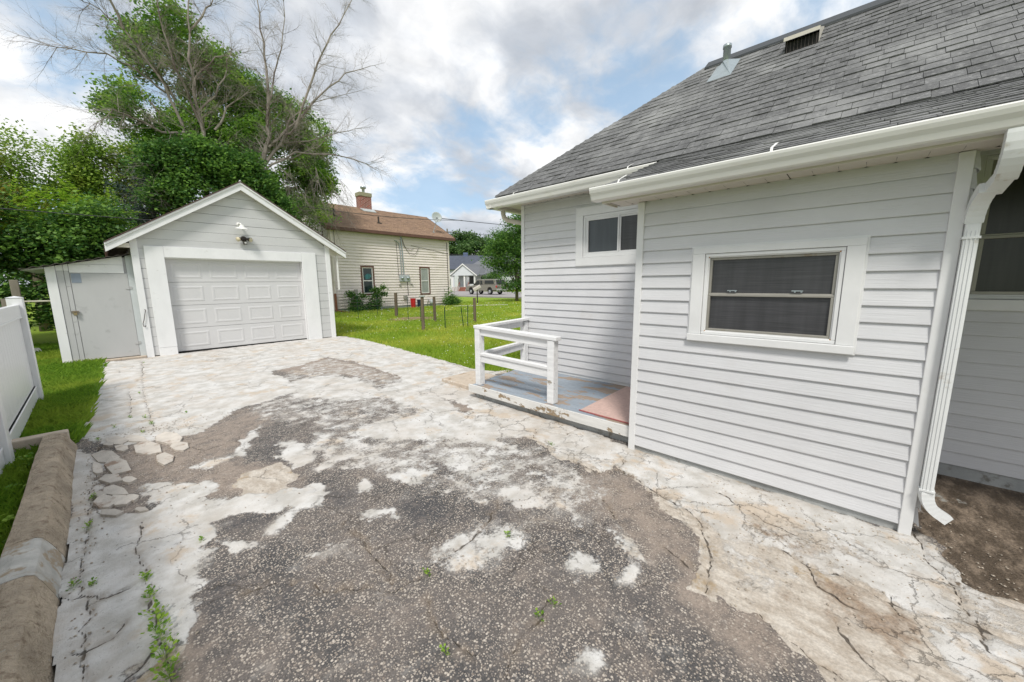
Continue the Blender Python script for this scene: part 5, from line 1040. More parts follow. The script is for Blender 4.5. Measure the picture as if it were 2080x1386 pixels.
def wires(p, q, h, k=.075, r=.0016):
    p, q = Vector((p[0],p[1],0)), Vector((q[0],q[1],0)); L = (q-p).length; mb = MB(); d = (q-p)/L
    nrm = Vector((-d.y,d.x,0))*r
    for i in range(int(L/k)+1):
        b_ = p+d*(i*k); mb.add([b_-d*r,b_+d*r,b_+d*r+Vector((0,0,h)),b_-d*r+Vector((0,0,h))], [(0,1,2,3)])
    for i in range(int(h/k)+1):
        z_ = Vector((0,0,i*k)); mb.add([p+z_-Vector((0,0,r)),q+z_-Vector((0,0,r)),q+z_+Vector((0,0,r)),p+z_+Vector((0,0,r))], [(0,1,2,3)])
    mb.build('wire_mesh', m_greenp, gf, kind='stuff', recalc=False)
wires((7.6,10.15),(8.43,10.02),.62); wires((8.43,10.02),(9.75,11.1),.66); wires((8.93,12.5),(9.75,11.15),.6); wires((7.6,16.5),(9.09,15.8),.85); wires((9.09,15.8),(8.54,13.9),.8); wires((8.54,13.9),(8.93,12.6),.7); wires((8.3,12.5),(7.6,10.2),.5); wires((6.9,16.6),(7.6,16.5),.85)
mb = MB()
for z_ in (.55, .7, .84): mb.tube([(6.9,16.6,z_),(9.09,15.8,z_-.02)], .007, 4)
mb.build('line_wire', m_dmetal, gf, kind='stuff')
# bare patch
mb = MB(); kk = 26; mb.add([(9.1+1.05*math.cos(i/kk*6.283)*(1+.22*math.sin(i*2.7)), 14.4+.85*math.sin(i/kk*6.283)*(1+.2*math.cos(i*1.9)), -.022) for i in range(kk)], [tuple(range(kk))])
setp(mb.build('bare_patch', M('dry straw soil', (.30,.215,.12), .95, .3, 14, bump=1, bscale=40, bdist=.03, stain=(.14,.16,.04), sthr=(.5,.6), sscale=7), recalc=False), kind='structure')

# ------------------------------------------------------------------ street side
mb = MB(); mb.box(27.6, 44, -60, 140, -.1, .10); setp(mb.build('road', m_road, recalc=False), kind='structure')
mb = MB(); mb.prism([(15.6,19.7,-.03),(18.9,17.9,-.03),(19.1,18.5,-.03),(15.8,20.2,-.03)], [(15.6,19.7,.01),(18.9,17.9,.01),(19.1,18.5,.01),(15.8,20.2,.01)]); setp(mb.build('path', m_walk), kind='structure')
mbx = thing('mailbox', 'leaning metal mailbox on a thin post by the street', 'mailbox', (19.1, 21.3, 0))
mb = MB(); mb.tube([(19.1,21.3,-.05),(19.08,21.28,1.05)], .045, 6); mb.build('mailbox_post', m_dmetal, mbx)
mb = MB(); ca, sa = math.cos(rad(28)), math.sin(rad(28)); rtv = Vector((math.cos(yaw),-math.sin(yaw),0)); fv = Vector((math.sin(yaw),math.cos(yaw),0)); lx = rtv*ca+Vector((0,0,sa)); lz = -rtv*sa+Vector((0,0,ca)); c0 = Vector((19.08,21.28,1.12))
pf = [(-.11,-.10),(.11,-.10),(.11,.06),(.07,.13),(0,.16),(-.07,.13),(-.11,.06)]
mb.prism([c0-lx*.30+fv*a_+lz*b_ for a_,b_ in pf], [c0+lx*.30+fv*a_+lz*b_ for a_,b_ in pf]); mb.build('mailbox_body', M('pale mailbox', (.50,.46,.42), .5, .1, 8), mbx, .01)

# pickup with a topper, parked across the road
trk = thing('pickup_truck', 'silver-beige pickup truck with a topper parked on the street', 'truck', (32.5, 34.7, .1))
m_tbody = M('beige metallic paint', (.27,.245,.22), .3, .04, 2, metal=.4); m_tglass = M('tinted glass', (.02,.022,.025), .1, .1, 2); m_chrome = M('chrome', (.6,.6,.6), .2, .05, 4, metal=.9)
TX, TY0 = 31.6, 31.9      # left side plane and tail
def tp(y_, z_, x_=0): return (TX+x_, TY0+y_, z_+.10)
side = [(0,.55),(0,1.12),(.05,1.18),(2.15,1.18),(3.95,1.16),(4.15,1.13),(5.35,1.02),(5.52,.88),(5.55,.55),(4.95,.50),(4.9,.72),(4.72,.88),(4.38,.90),(4.18,.74),(4.1,.48),(1.55,.48),(1.48,.72),(1.30,.88),(.95,.90),(.75,.74),(.68,.52)]
mb = MB(); mb.prism([tp(a_,b_) for a_,b_ in side], [tp(a_,b_,1.9) for a_,b_ in side]); mb.build('truck_body', m_tbody, trk, .04)
cabp = [(2.2,1.18),(2.25,1.80),(2.5,1.86),(3.45,1.84),(4.1,1.16)]; mb = MB(); mb.prism([tp(a_,b_,.05) for a_,b_ in cabp], [tp(a_,b_,1.85) for a_,b_ in cabp]); mb.build('cab', m_tbody, trk, .05)
topp = [(.06,1.18),(.22,1.80),(.4,1.87),(2.12,1.87),(2.15,1.18)]; mb = MB(); mb.prism([tp(a_,b_,.06) for a_,b_ in topp], [tp(a_,b_,1.84) for a_,b_ in topp]); mb.build('topper', m_tbody, trk, .05)
for q in ([(.38,1.30),(.50,1.72),(1.98,1.72),(2.0,1.30)], [(2.38,1.24),(2.40,1.72),(2.78,1.74),(2.80,1.22)], [(2.9,1.22),(2.9,1.74),(3.38,1.72),(3.82,1.22)]):
    mb = MB(); mb.prism([tp(a_,b_,.035) for a_,b_ in q], [tp(a_,b_,.058) for a_,b_ in q]); mb.build('window', m_tglass, trk)
mb = MB(); mb.prism([tp(.10,1.28,.2),tp(.10,1.28,1.7),tp(.24,1.74,1.65),tp(.24,1.74,.25)], [tp(.05,1.28,.2),tp(.05,1.28,1.7),tp(.19,1.74,1.65),tp(.19,1.74,.25)]); mb.build('rear_window', m_tglass, trk)
for y_ in (1.10, 4.55):
    for x_ in (.12, 1.78):
        mb = MB(); mb.lathe(tp(y_,.37,x_-.12), [(.20,.0),(.34,.0),(.37,.04),(.37,.20),(.34,.24),(.20,.24)], 20, (1,0,0)); w = mb.build('wheel', m_black, trk)
        mb = MB(); mb.lathe(tp(y_,.37,x_-.13), [(0,.0),(.08,-.01),(.12,.02),(.21,.03),(.23,.0)], 16, (1,0,0)); mb.build('rim', m_chrome, w)
for x_ in (-.005, 1.72): mb = MB(); mb.box(TX+x_, TX+x_+.18, TY0-.02, TY0+.03, .95, 1.20); mb.build('tail_light', m_red, trk)
mb = MB(); mb.box(TX+.05, TX+1.85, TY0-.12, TY0+.0, .60, .78); mb.build('rear_bumper', m_chrome, trk, .02); mb = MB(); mb.box(TX, TX+1.9, TY0+5.5, TY0+5.62, .52, .72); mb.build('front_bumper', m_chrome, trk, .02)
mb = MB(); mb.box(TX-.16, TX-.01, TY0+3.75, TY0+3.82, 1.3, 1.46); mb.build('side_mirror', m_black, trk); 
for y_ in (2.84, 3.95): mb = MB(); mb.box(TX-.004, TX+.02, TY0+y_, TY0+y_+.012, .66, 1.26); mb.build('door_seam', m_black, trk)
MB().box(TX-.012, TX+.01, TY0+3.0, TY0+3.16, 1.12, 1.16).build('door_handle', m_black, trk)

# far houses (frames turned towards the viewer's street)
m_fwhite = M('far white siding', (.60,.62,.63), .6, .04, 1)
def far_house1():
    h = thing('far_house', 'white far house with a dark blue-grey roof behind the porch house', 'house', (55, 70, 0))
    F1 = Fr((52, 62), (math.cos(yaw), -math.sin(yaw)), (-math.sin(yaw), -math.cos(yaw)))
    mb = MB(); F1.box(mb, -8, 3.4, -9, 0, 0, 4.6); mb.build('wall', m_fwhite, h)
    mb = MB(); mb.prism([F1.p(-8.4,.5,4.5),F1.p(3.8,.5,4.5),F1.p(3.8,-4.5,7.6),F1.p(-8.4,-4.5,7.6)], [F1.p(-8.4,.5,4.35),F1.p(3.8,.5,4.35),F1.p(3.8,-4.5,7.45),F1.p(-8.4,-4.5,7.45)]); rf_ = mb.build('roof', M('blue-grey far roof', (.075,.085,.11), .9, .2, 2), h)
    F1.B('chimney', M('blue vent box', (.10,.13,.22), .8, .1, 3), rf_, -.6, .4, -4.9, -4.1, 6.9, 8.2, 0)
    for u in (-3.2, -1.0): mb = MB(); F1.ring(mb, u-.4, u+.4, 1.0, 2.6, .1, 0, .06); w = mb.build('window', m_white2, h); F1.B('pane', m_glass2, w, u-.32, u+.32, .0, .03, 1.08, 2.52, 0)
far_house1()
def far_house2():
    h = thing('far_house', 'white bungalow with grey roof and a gabled porch with red steps', 'house', (47, 54, 0))
    H = Fr((45.6, 54.2), (math.cos(yaw+.12), -math.sin(yaw+.12)), (-math.sin(yaw+.12), -math.cos(yaw+.12)))
    # u to the right, d towards the viewer
    mb = MB(); H.box(mb, -1.6, 12, -9, -1.5, .3, 3.35); mb.build('wall', m_fwhite, h)
    mb = MB(); mb.prism([H.p(.2,-1.1,3.35),H.p(12.5,-1.1,3.35),H.p(12.0,-5,6.7),H.p(3.2,-5,6.7)], [H.p(.2,-1.1,3.2),H.p(12.5,-1.1,3.2),H.p(12.0,-5,6.5),H.p(3.2,-5,6.5)]); mb.add([H.p(-1.9,-1.1,3.3),H.p(.2,-1.1,3.35),H.p(3.2,-5,6.7),H.p(-1.9,-9,3.3)], [(0,1,2,3)]); rf_ = mb.build('roof', m_greyroof, h)
    H.B('chimney', M('far chimney brick', (.26,.14,.12), .9, .2, 5), rf_, 5.3, 6.3, -5.4, -4.7, 6.2, 7.9, 0)
    # porch gable
    mb = MB(); mb.prism([H.p(-2.5,1.4,2.95),H.p(.0,1.4,5.0),H.p(.0,-1.6,5.0),H.p(-2.5,-1.6,2.95)], [H.p(-2.5,1.4,2.8),H.p(0,1.4,4.85),H.p(0,-1.6,4.85),H.p(-2.5,-1.6,2.8)])
    mb.prism([H.p(2.5,1.4,2.95),H.p(.0,1.4,5.0),H.p(3.0,-2.0,5.0),H.p(4.1,-1.6,3.2)], [H.p(2.5,1.4,2.8),H.p(0,1.4,4.85),H.p(3.0,-2.0,4.85),H.p(4.1,-1.6,3.05)]); mb.build('porch_roof', m_greyroof, h)
    mb = MB(); mb.prism([H.p(-2.3,1.2,2.9),H.p(2.3,1.2,2.9),H.p(0,1.2,4.75)], [H.p(-2.3,1.3,2.9),H.p(2.3,1.3,2.9),H.p(0,1.3,4.75)]); mb.build('gable', m_fwhite, h)
    for sg in (-1, 1): mb = MB(); mb.prism([H.p(sg*2.6,1.42,2.72),H.p(sg*2.6,1.42,2.95),H.p(0,1.42,5.05),H.p(0,1.42,4.82)], [H.p(sg*2.6,1.5,2.72),H.p(sg*2.6,1.5,2.95),H.p(0,1.5,5.05),H.p(0,1.5,4.82)]); mb.build('rake_board', m_white2, h)
    for u in (-2.1, 0.2, 2.1): H.B('porch_post', m_white2, h, u-.14, u+.14, .9, 1.15, .1, 2.9, 0)
    H.B('porch_wall', m_fwhite, h, .8, 4.2, .95, 1.1, .1, 1.35, 0); H.B('porch_wall', m_fwhite, h, -2.2, -1.7, .95, 1.1, .1, 2.9, 0)
    H.B('front_door', m_glass2, h, .5, 1.3, -1.5, -1.44, .9, 2.8, 0); 
    for u in (3.1,): mb = MB(); H.ring(mb, u-.5, u+.5, 1.3, 2.9, .1, -1.5, -1.4); w = mb.build('window', m_white2, h); H.B('pane', m_glass2, w, u-.42, u+.42, -1.5, -1.45, 1.38, 2.82, 0)
    H.B('porch_floor', m_walk, h, -2.2, 4.2, -1.4, 1.2, .0, .85, 0)
    m_st = M('red-brown steps', (.26,.10,.07), .8, .2, 4)
    for i in range(5): H.B('stair_step', m_st, h, -.6, 1.0, 1.2+i*.28, 1.48+i*.28, 0, .80-i*.16, 0)
    for u in (-.65, 1.05): mb = MB(); mb.tube([H.p(u,1.2,1.75),H.p(u,2.6,.95)], .06, 6); mb.tube([H.p(u,2.6,0),H.p(u,2.6,1.0)], .05, 5); mb.tube([H.p(u,1.25,.8),H.p(u,1.25,1.8)], .05, 5); mb.build('hand_rail', m_st, h)
far_house2()
fh = thing('far_shed', 'tan gabled outbuilding corner just right of the cream house', 'shed', (19.5, 25.5, 0))
H3 = Fr((18.4, 25.0), (math.cos(yaw), -math.sin(yaw)), (-math.sin(yaw), -math.cos(yaw)))
mb = MB(); H3.box(mb, -2.2, .1, -2, 0, 0, 2.55); mb.prism([H3.p(-2.2,0,2.55),H3.p(.1,0,2.55),H3.p(-2.2,0,4.0)], [H3.p(-2.2,-2,2.55),H3.p(.1,-2,2.55),H3.p(-2.2,-2,4.0)]); mb.build('wall', m_fwhite, fh)
mb = MB(); mb.prism([H3.p(.32,.2,2.32),H3.p(.32,.2,2.50),H3.p(-2.2,.2,4.25),H3.p(-2.2,.2,4.05)], [H3.p(.32,-2.2,2.32),H3.p(.32,-2.2,2.50),H3.p(-2.2,-2.2,4.25),H3.p(-2.2,-2.2,4.05)]); mb.build('roof', M('orange-brown edge', (.26,.13,.06), .8, .2, 3), fh)
# pole and lines
pl = thing('utility_pole', 'distant wooden utility pole behind the end of the cream house', 'pole', (38.5, 49.8, 0))
mb = MB(); mb.tube([(38.5,49.8,-.1),(38.5,49.8,10.2)], [.16,.11], 8); mb.build('pole_shaft', m_blade, pl); mb = MB(); c0 = Vector((38.5,49.8,9.7)); mb.tube([c0-rtv*.9,c0+rtv*.9], .07, 6); mb.build('cross_arm', m_blade, pl)
def cable(name, a_, b_, sag, r, lab, grp=None):
    a_, b_ = Vector(a_), Vector(b_); mb = MB(); mb.tube([a_.lerp(b_, t/14)-Vector((0,0,4*sag*(t/14)*(1-t/14))) for t in range(15)], r, 4); setp(mb.build(name, m_wire), lab, 'cable', grp)
cable('overhead_cable', (1.6,18.6,5.2), (15.9,19.0,5.45), .35, .014, 'thin dark cable crossing in front of the brown shingle roof')
cable('overhead_cable', (-6,12.6,3.1), (2.4,13.4,3.18), .05, .009, 'thin cable running past the vine-covered shrubs at left')
cable('overhead_cable', (15.8,21.6,5.9), (60,28,9.5), .3, .022, 'thick overhead line leaving the roof past the dish to the right')
cable('overhead_cable', (38.5,49.8,9.6), (75,30,10.5), .5, .03, 'upper far overhead line in front of the distant trees')
cable('overhead_cable', (38.5,49.8,6.2), (75,30,7.2), .5, .03, 'lower far overhead line in front of the distant trees')
# ------------------------------------------------------------------ vegetation
def leafcloud(name, blobs, n, size, mat, parent, spread=.28, per=22, seed=1, shell=.5, updir=.75, kind='stuff', gap=.41, gapf=1.6, droop=0):
    """blobs: (x,y,z,rx,ry,rz) ellipsoids filled towards their shells with clumps of small leaf faces"""
    g = np.random.default_rng(seed); bl = np.array(blobs, float); vol = (bl[:,3]*bl[:,4]*bl[:,5])**(2/3); idx = g.choice(len(bl), n//per, p=vol/vol.sum())
    d = g.normal(size=(len(idx), 3)); d /= np.linalg.norm(d, axis=1)[:, None]; r = g.uniform(shell, 1.04, len(idx))**.8
    cl = bl[idx, :3]+d*r[:, None]*bl[idx, 3:]
    if gap: kq = fbm(cl[:, 0]*1.0+cl[:, 1]*.45+seed, cl[:, 2]+cl[:, 1]*.3+seed*2, gapf, 3) > gap; cl = cl[kq]; idx = idx[kq]
    tone_c = g.uniform(0, 1, len(idx))**1.3
    c = np.repeat(cl, per, 0)+g.normal(size=(len(idx)*per, 3))*spread*np.array([1, 1, .62]); tc = np.repeat(tone_c, per)
    N_ = len(c); nn = g.normal(size=(N_, 3)); nn[:, 2] = np.abs(nn[:, 2])+updir; nn /= np.linalg.norm(nn, axis=1)[:, None]
    a = np.cross(nn, g.normal(size=(N_, 3))); a /= np.linalg.norm(a, axis=1)[:, None]; b = np.cross(nn, a)
    L = size*g.uniform(.6, 1.35, N_)[:, None]; w = L*.36; a[:, 2] -= droop
    V = np.empty((N_, 4, 3)); V[:, 0] = c-a*L*.5; V[:, 1] = c+b*w-nn*L*.06; V[:, 2] = c+a*L*.5; V[:, 3] = c-b*w-nn*L*.06
    F_ = np.arange(N_*4).reshape(N_, 4); tone = np.clip(tc*.7+g.uniform(0, .3, N_), 0, 1)
    return fastmesh(name, V.reshape(-1, 3), F_, mat, parent, {'tone': ('FACE', tone)}, kind=kind)
def blobs_from(outline, k, rr, ydep, seed, yr=1.2):
    """fill a closed outline of (x,z) world points, standing round depth ydep, with ellipsoids"""
    g = np.random.default_rng(seed); o = np.array(outline); out = []; t = 0
    while len(out) < k and t < 5000:
        t += 1; p = o.min(0)+g.random(2)*(o.max(0)-o.min(0)); s = g.uniform(*rr)
        if sdist(np.array([p[0]]), np.array([p[1]]), outline)[0] > s*.55: out.append((p[0], ydep+g.uniform(-yr, yr), p[1], s, s, s*.85))
    return out
# big green maple behind the garage
maple = thing('maple_tree', 'tall leafy green maple tree rising behind the garage', 'tree', (4.3, 21, 0))
oz = [(.7,10.3),(1.3,11.1),(1.7,11.6),(2.3,11.9),(2.9,12.2),(3.6,12.2),(4.0,11.7),(4.7,11.7),(5.1,11.3),(5.6,10.9),(6.2,10.7),(6.9,10.5),(7.9,10.6),(8.4,10.0),(9.1,8.5),(9.0,7.3),(9.2,5.6),(8.4,4.3),(5.5,3.6),(3.0,5.2),(2.3,6.4),(1.6,6.9),(1.1,7.1),(.7,7.6),(.6,8.2),(.7,9.0),(1.2,9.3),(1.4,9.8),(.9,9.9)]
bl = blobs_from(oz, 110, (.35, .9), 21, 5, 1.3)+[(4.5,21,11.0,.7,.8,.5),(5.3,21,10.4,.7,.8,.5),(3.8,21,11.4,.6,.8,.5),(6.3,21,9.9,.8,.8,.6),(7.3,21,9.8,.7,.8,.5),(8.1,21,9.1,.7,.8,.7),(6.9,21,8.6,1,.9,.8),(5.3,21,9.2,.9,.9,.8)]
leafcloud('crown', bl, 150000, .105, m_leafbig, maple, .17, 30, 3, gap=.33, gapf=1.3)
mb = MB(); mb.tube([(4.4,21.2,-.1),(4.35,21.1,2.5),(4.2,21,5),(4.0,21,8),(3.7,21,10)], [.34,.27,.2,.12,.05], 10)
for e in ((2.0,20.8,10.5),(6.2,20.9,8.6),(8.2,20.9,6.8),(2.0,20.9,8.6),(5.2,21,9.6)): mb.tube([(4.25,21,4.4),(4.25+(e[0]-4.25)*.4,21,4.4+(e[2]-4.4)*.55), e], [.14,.08,.03], 7)
mb.build('trunk', m_bark, maple, smooth=True)
# half dead tree in front of it
dead = thing('dead_tree', 'bare grey dying tree with fine twigs spreading over the garage roof', 'tree', (4.3, 17.2, 0))
mbt = MB(); mbt.tube([(4.2,17.3,-.1),(4.15,17.3,2.2),(4.3,17.4,3.9),(4.49,17.5,5.26)], [.24,.19,.14,.09], 9); mbt.tube([(3.9,17.2,-.1),(3.5,17.1,2.4),(2.9,16.9,4.0),(2.71,16.8,4.51)], [.2,.15,.10,.075], 9)
mbt.build('trunk', m_dead, dead, smooth=True)
LIMB = {'R': [[(4.49,17.5,5.26),(4.75,17.5,6.21),(5.01,17.5,7.17),(5.14,17.6,8.3),(5.27,17.8,9.81),(5.27,18.0,11.27),(5.28,18.0,12.94)],[(4.79,17.5,6.13),(5.36,17.3,7.03),(5.85,17.0,7.62),(6.57,16.5,9.66),(6.92,16.2,10.72),(7.69,16.0,12.01),(8.39,16.0,13.39)],[(4.97,17.5,6.8),(5.93,17.2,7.88),(6.91,17.0,9.22),(7.99,17.0,10.35),(9.2,17.0,11.1)],[(4.63,17.5,5.83),(5.76,17.0,6.69),(7.14,16.6,6.82),(8.31,16.4,6.74),(8.8,16.4,6.55)],[(5.14,17.6,8.3),(5.42,17.3,9.52),(5.72,17.0,10.88),(5.96,17.0,12.64)],[(5.55,17.3,7.26),(5.7,17.0,7.94),(6.68,17.0,8.78),(8.64,17.0,9.9)],[(5.0,17.5,6.4),(5.7,17.2,6.5),(6.6,16.9,7.1),(7.6,16.8,8.2)],[(5.3,17.4,7.0),(6.3,17.1,7.3),(7.6,16.9,7.9),(8.5,16.9,8.3)]],
 'L': [[(2.71,16.8,4.51),(2.91,17.0,6.68),(2.8,17.0,7.86),(2.79,17.0,8.9),(2.89,17.0,10.1),(3.07,17.0,11.47)],[(2.88,17.0,6.78),(2.53,17.0,8.07),(2.3,17.0,8.85),(2.17,17.0,9.78),(2.12,17.0,10.84)],[(2.34,16.8,6.68),(2.05,16.8,7.83),(1.63,16.8,8.51),(1.27,16.8,9.03),(0.81,16.8,9.33),(0.37,16.6,9.4)],[(2.03,16.8,7.61),(1.54,16.6,7.86),(0.85,16.4,8.05),(0.19,16.2,7.83),(-0.22,16.0,7.66)],[(1.86,17.0,4.41),(2.38,17.0,6.64),(2.14,17.0,8.0)],[(2.8,17.0,7.86),(2.9,16.8,8.42),(3.45,16.6,9.0),(3.98,16.4,9.29)],[(2.41,16.8,6.48),(1.79,16.5,6.23),(1.16,16.4,6.45),(0.77,16.4,6.53),(0.3,16.4,5.88)],[(3.21,16.6,6.71),(3.54,16.5,7.48),(4.14,16.4,8.11)],[(2.89,17.0,9.81),(3.38,16.8,10.53),(3.79,16.8,11.31)],[(2.8,17,7.2),(3.3,16.8,7.9),(3.7,16.7,8.8),(3.9,16.6,9.6)],[(1.27,16.8,9.03),(1.0,16.6,9.9),(.9,16.6,10.6)]]}
gt = random.Random(21)
TV = []; TF = []
def seg_tube(p, q, r0, r1, k=4):
    t = (q-p).normalized(); a_ = t.orthogonal().normalized(); b_ = t.cross(a_); b0 = len(TV)
    for c_, r in ((p, r0), (q, r1)):
        for j in range(k): an = 6.283*j/k; TV.append(tuple(c_+(a_*math.cos(an)+b_*math.sin(an))*r))
    for j in range(k): TF.append((b0+j, b0+(j+1)%k, b0+k+(j+1)%k, b0+k+j))
def twig(p, d, L, r, lev):
    k = 4; st = L/k
    for i in range(k):
        d = (d+Vector((gt.gauss(0,.13), gt.gauss(0,.10), gt.gauss(0,.10)-.015))).normalized(); q = p+d*st; r1 = r*(1-.22)
        seg_tube(p, q, r, r1, 3); p = q; r = r1
        if lev > 0:
            for _ in range(2 if lev > 1 else gt.choice((1, 2))):
                s = d.cross(Vector((gt.gauss(0,1), gt.gauss(0,1), gt.gauss(0,1)))).normalized(); twig(p, (d*.72+s*gt.uniform(.4,.75)).normalized(), L*gt.uniform(.36,.62), r*.62, lev-1)
for side, ls_ in LIMB.items():
    for li, l in enumerate(ls_):
        pts = [Vector(p) for p in l]; fine = []
        for p, q in zip(pts[:-1], pts[1:]):
            for t in range(3): fine.append(p.lerp(q, t/3)+Vector((gt.gauss(0,.025), gt.gauss(0,.03), gt.gauss(0,.025))))
        fine.append(pts[-1]); k = len(fine); r0 = (.088, .06, .055, .04, .032)[min(li, 4)] if side == 'R' else (.070, .045, .042, .032, .038)[min(li, 4)]
        for i in range(k-1):
            ra, rb = r0*(1-.88*i/k), r0*(1-.88*(i+1)/k); seg_tube(fine[i], fine[i+1], ra, rb, 6)
            if i > 1:
                d = (fine[i+1]-fine[i]).normalized()
                for _ in range(3):
                    s = d.cross(Vector((gt.gauss(0,1), gt.gauss(0,.6), gt.gauss(0,1)))).normalized()
                    twig(fine[i], (d*gt.uniform(.4,.9)+s*gt.uniform(.5,.9)).normalized(), gt.uniform(.55,1.25)*(1.15-.4*i/k), max(.008, ra*.33), 2)
        twig(fine[-1], (fine[-1]-fine[-2]).normalized(), .8, r0*.12+.004, 2)
# drooping dead brush under the crown at right
for _ in range(46):
    p = Vector((gt.uniform(5.1,7.6), gt.uniform(16.6,17.6), gt.uniform(4.4,6.3))); twig(p, Vector((gt.uniform(-.3,.8), gt.uniform(-.3,.3), gt.uniform(-1,-.1))).normalized(), gt.uniform(.8,1.4), .012, 2)
for _ in range(26):
    p = Vector((gt.uniform(1.2,2.6), gt.uniform(16.2,17), gt.uniform(3.6,5.4))); twig(p, Vector((gt.uniform(-.9,.5), gt.uniform(-.3,.3), gt.uniform(-.6,.5))).normalized(), gt.uniform(.7,1.3), .012, 2)
fastmesh('branches', np.array(TV), np.array(TF[:len(TF)]), m_dead, dead, kind='stuff')
# lush younger tree low in the middle
LT = lambda q: [(a*.863, b-2.6, 1.5+(c-1.5)*.863, d*.863, e*.7, f*.863) for a, b, c, d, e, f in q]
lt = thing('young_tree', 'lush dark green young tree just behind the garage ridge', 'tree', (3.2, 19, 0))
leafcloud('crown', LT([(2.6,19,6.0,1.1,.9,.9),(3.8,18.9,5.9,1.1,.9,1.0),(2.9,18.9,6.6,.6,.6,.5),(1.7,19,5.2,.9,.9,.9),(4.7,19,5.4,.9,.9,.9),(3.0,18.9,4.8,1.6,1,.9),(5.3,18.9,4.6,.9,.9,.8),(4.6,18.8,6.4,.5,.5,.45),(1.9,19,6.1,.5,.5,.4)]), 46000, .10, m_leaflush, lt, .14, 20, 8)
mb = MB(); mb.tube([(3.2,17.8,-.1),(3.1,17.8,3),(2.8,16.8,4.6)], [.10,.08,.03], 7); mb.build('trunk', m_bark, lt, smooth=True)
# left side growth
def tree_(name, lab, cat, blobs, n, size, mat, trunk, seed, spread=.24, per=22, **k):
    t = thing(name, lab, cat, (trunk[0], trunk[1], 0)); leafcloud('crown', blobs, n, size, mat, t, spread, per, seed, **k)
    mb = MB(); x_, y_, h, r = trunk; mb.tube([(x_,y_,-.1),(x_+.05,y_,h*.5),(x_-.05,y_,h)], [r,r*.75,r*.35], 8)
    for b_ in blobs[:6]: mb.tube([(x_,y_,h*.35),((x_+b_[0])/2,(y_+b_[1])/2,h*.5+b_[2]*.25),(b_[0],b_[1],b_[2])], [r*.4,r*.25,.012], 5)
    mb.build('trunk', m_bark, t, smooth=True); return t
tree_('locust_tree', 'pale feathery locust tree at the far left, its top against the sky', 'tree', [(-2.6,21,5.3,1.0,.9,.7),(-1.7,21,5.9,.9,.8,.6),(-.8,21,5.6,.9,.9,.8),(-2.2,21,4.3,1.2,1,.8),(-1.0,21,4.4,1.2,1,.9),(-3.4,21,5.0,.9,.9,.8),(-.2,21,5.0,.7,.8,.8),(-1.2,20.6,6.35,.35,.35,.3)], 34000, .085, m_leafpale, (-1.6,21,4.5,.16), 31, .26, 20)
tree_('sumac_tree', 'light green layered tree between the locust and the spruce', 'tree', [(.3,20,5.9,.7,.7,.45),(.9,20,6.0,.6,.7,.45),(.4,20,5.1,.9,.8,.6),(1.3,20,5.3,.6,.7,.6),(.6,20,4.3,1.0,.8,.6),(-.1,20,5.5,.5,.6,.5),(.1,19.8,6.4,.35,.35,.25),(1.2,19.9,6.45,.3,.3,.22)], 24000, .095, m_leafpale, (.6,20,4.5,.12), 32, .20, 20)
tree_('spruce_tree', 'bluish drooping spruce partly hidden left of the garage roof', 'tree', [(1.2,17.6,4.5,.9,.6,.28),(1.5,17.6,4.0,1.1,.7,.28),(1.0,17.5,3.5,1.2,.7,.3),(1.6,17.6,5.0,.6,.5,.25),(1.7,17.6,5.4,.4,.4,.2),(1.3,17.4,3.0,1.2,.7,.3)], 12000, .085, m_leafspr, (1.7,17.8,5.2,.10), 33, .17, 22, droop=.5)
gq = random.Random(9)
tree_('vine_shrub', 'broad dark shrub smothered in vines behind the lean-to shed', 'shrub', [(-.6,15.6,3.1,.7,.7,.5),(.15,15.6,3.2,.65,.7,.6),(-1.3,15.6,2.9,.8,.7,.6),(.6,15.5,2.6,.7,.7,.7),(-.4,15.4,2.5,1.0,.7,.6),(-1.5,15.4,2.0,.8,.6,.6),(-.5,15.2,1.6,1.0,.6,.6),(.4,15.2,1.9,.8,.6,.6),(-1.2,15.1,1.1,.9,.5,.5),(-.2,15.1,.9,.8,.5,.5),(-2.2,15.6,1.5,.8,.6,.8)]+[(gq.uniform(-2.3,1.1), gq.uniform(14.6,15.4), gq.uniform(.8,3.7), *(gq.uniform(.12,.42) for _ in range(3))) for _ in range(40)], 60000, .092, m_leafvine, (-.4,15.9,2.2,.08), 34, .19, 20)
tree_('yellow_shrub', 'loose shrub with yellowing leaves at the left edge', 'shrub', [(-2.2,15.8,3.0,.7,.6,.8),(-1.7,15.9,2.6,.5,.5,.6),(-2.4,15.7,2.1,.7,.6,.6),(-2.0,15.9,3.7,.6,.5,.4)], 10000, .09, m_leafyb, (-2.2,16,2.4,.05), 35, .22, 18)
sh_ = thing('bright_shrub', 'bright yellow-green feathery shoots arching above the dark vines', 'shrub', (0, 15.6, 0)); FV = []; gf_ = random.Random(77)
for _ in range(95):
    p = Vector((gf_.choice((gf_.uniform(-1.0,.75), gf_.uniform(-1.9,-.2))), gf_.uniform(15.1,15.7), 0)); p.z = 3.55-.9*max(0,-.6-p.x)*.5+gf_.uniform(-.7,.35)-.35*max(0,p.x)
    d = Vector((gf_.uniform(-1,1), gf_.uniform(-.8,.1), gf_.uniform(.25,.8))).normalized(); L = gf_.uniform(.35,.7)
    for i in range(11):
        d = (d+Vector((0,0,-.075))).normalized(); p = p+d*L/11; s = d.cross(Vector((0,0,1))).normalized()
        for sg in (-1, 1):
            t = (s*sg+d*.35+Vector((0,0,gf_.uniform(-.3,.05)))).normalized()*L*.24*(1.15-.06*i); w = d*.018
            FV += [tuple(p), tuple(p+t*.5+w), tuple(p+t), tuple(p+t*.5-w)]
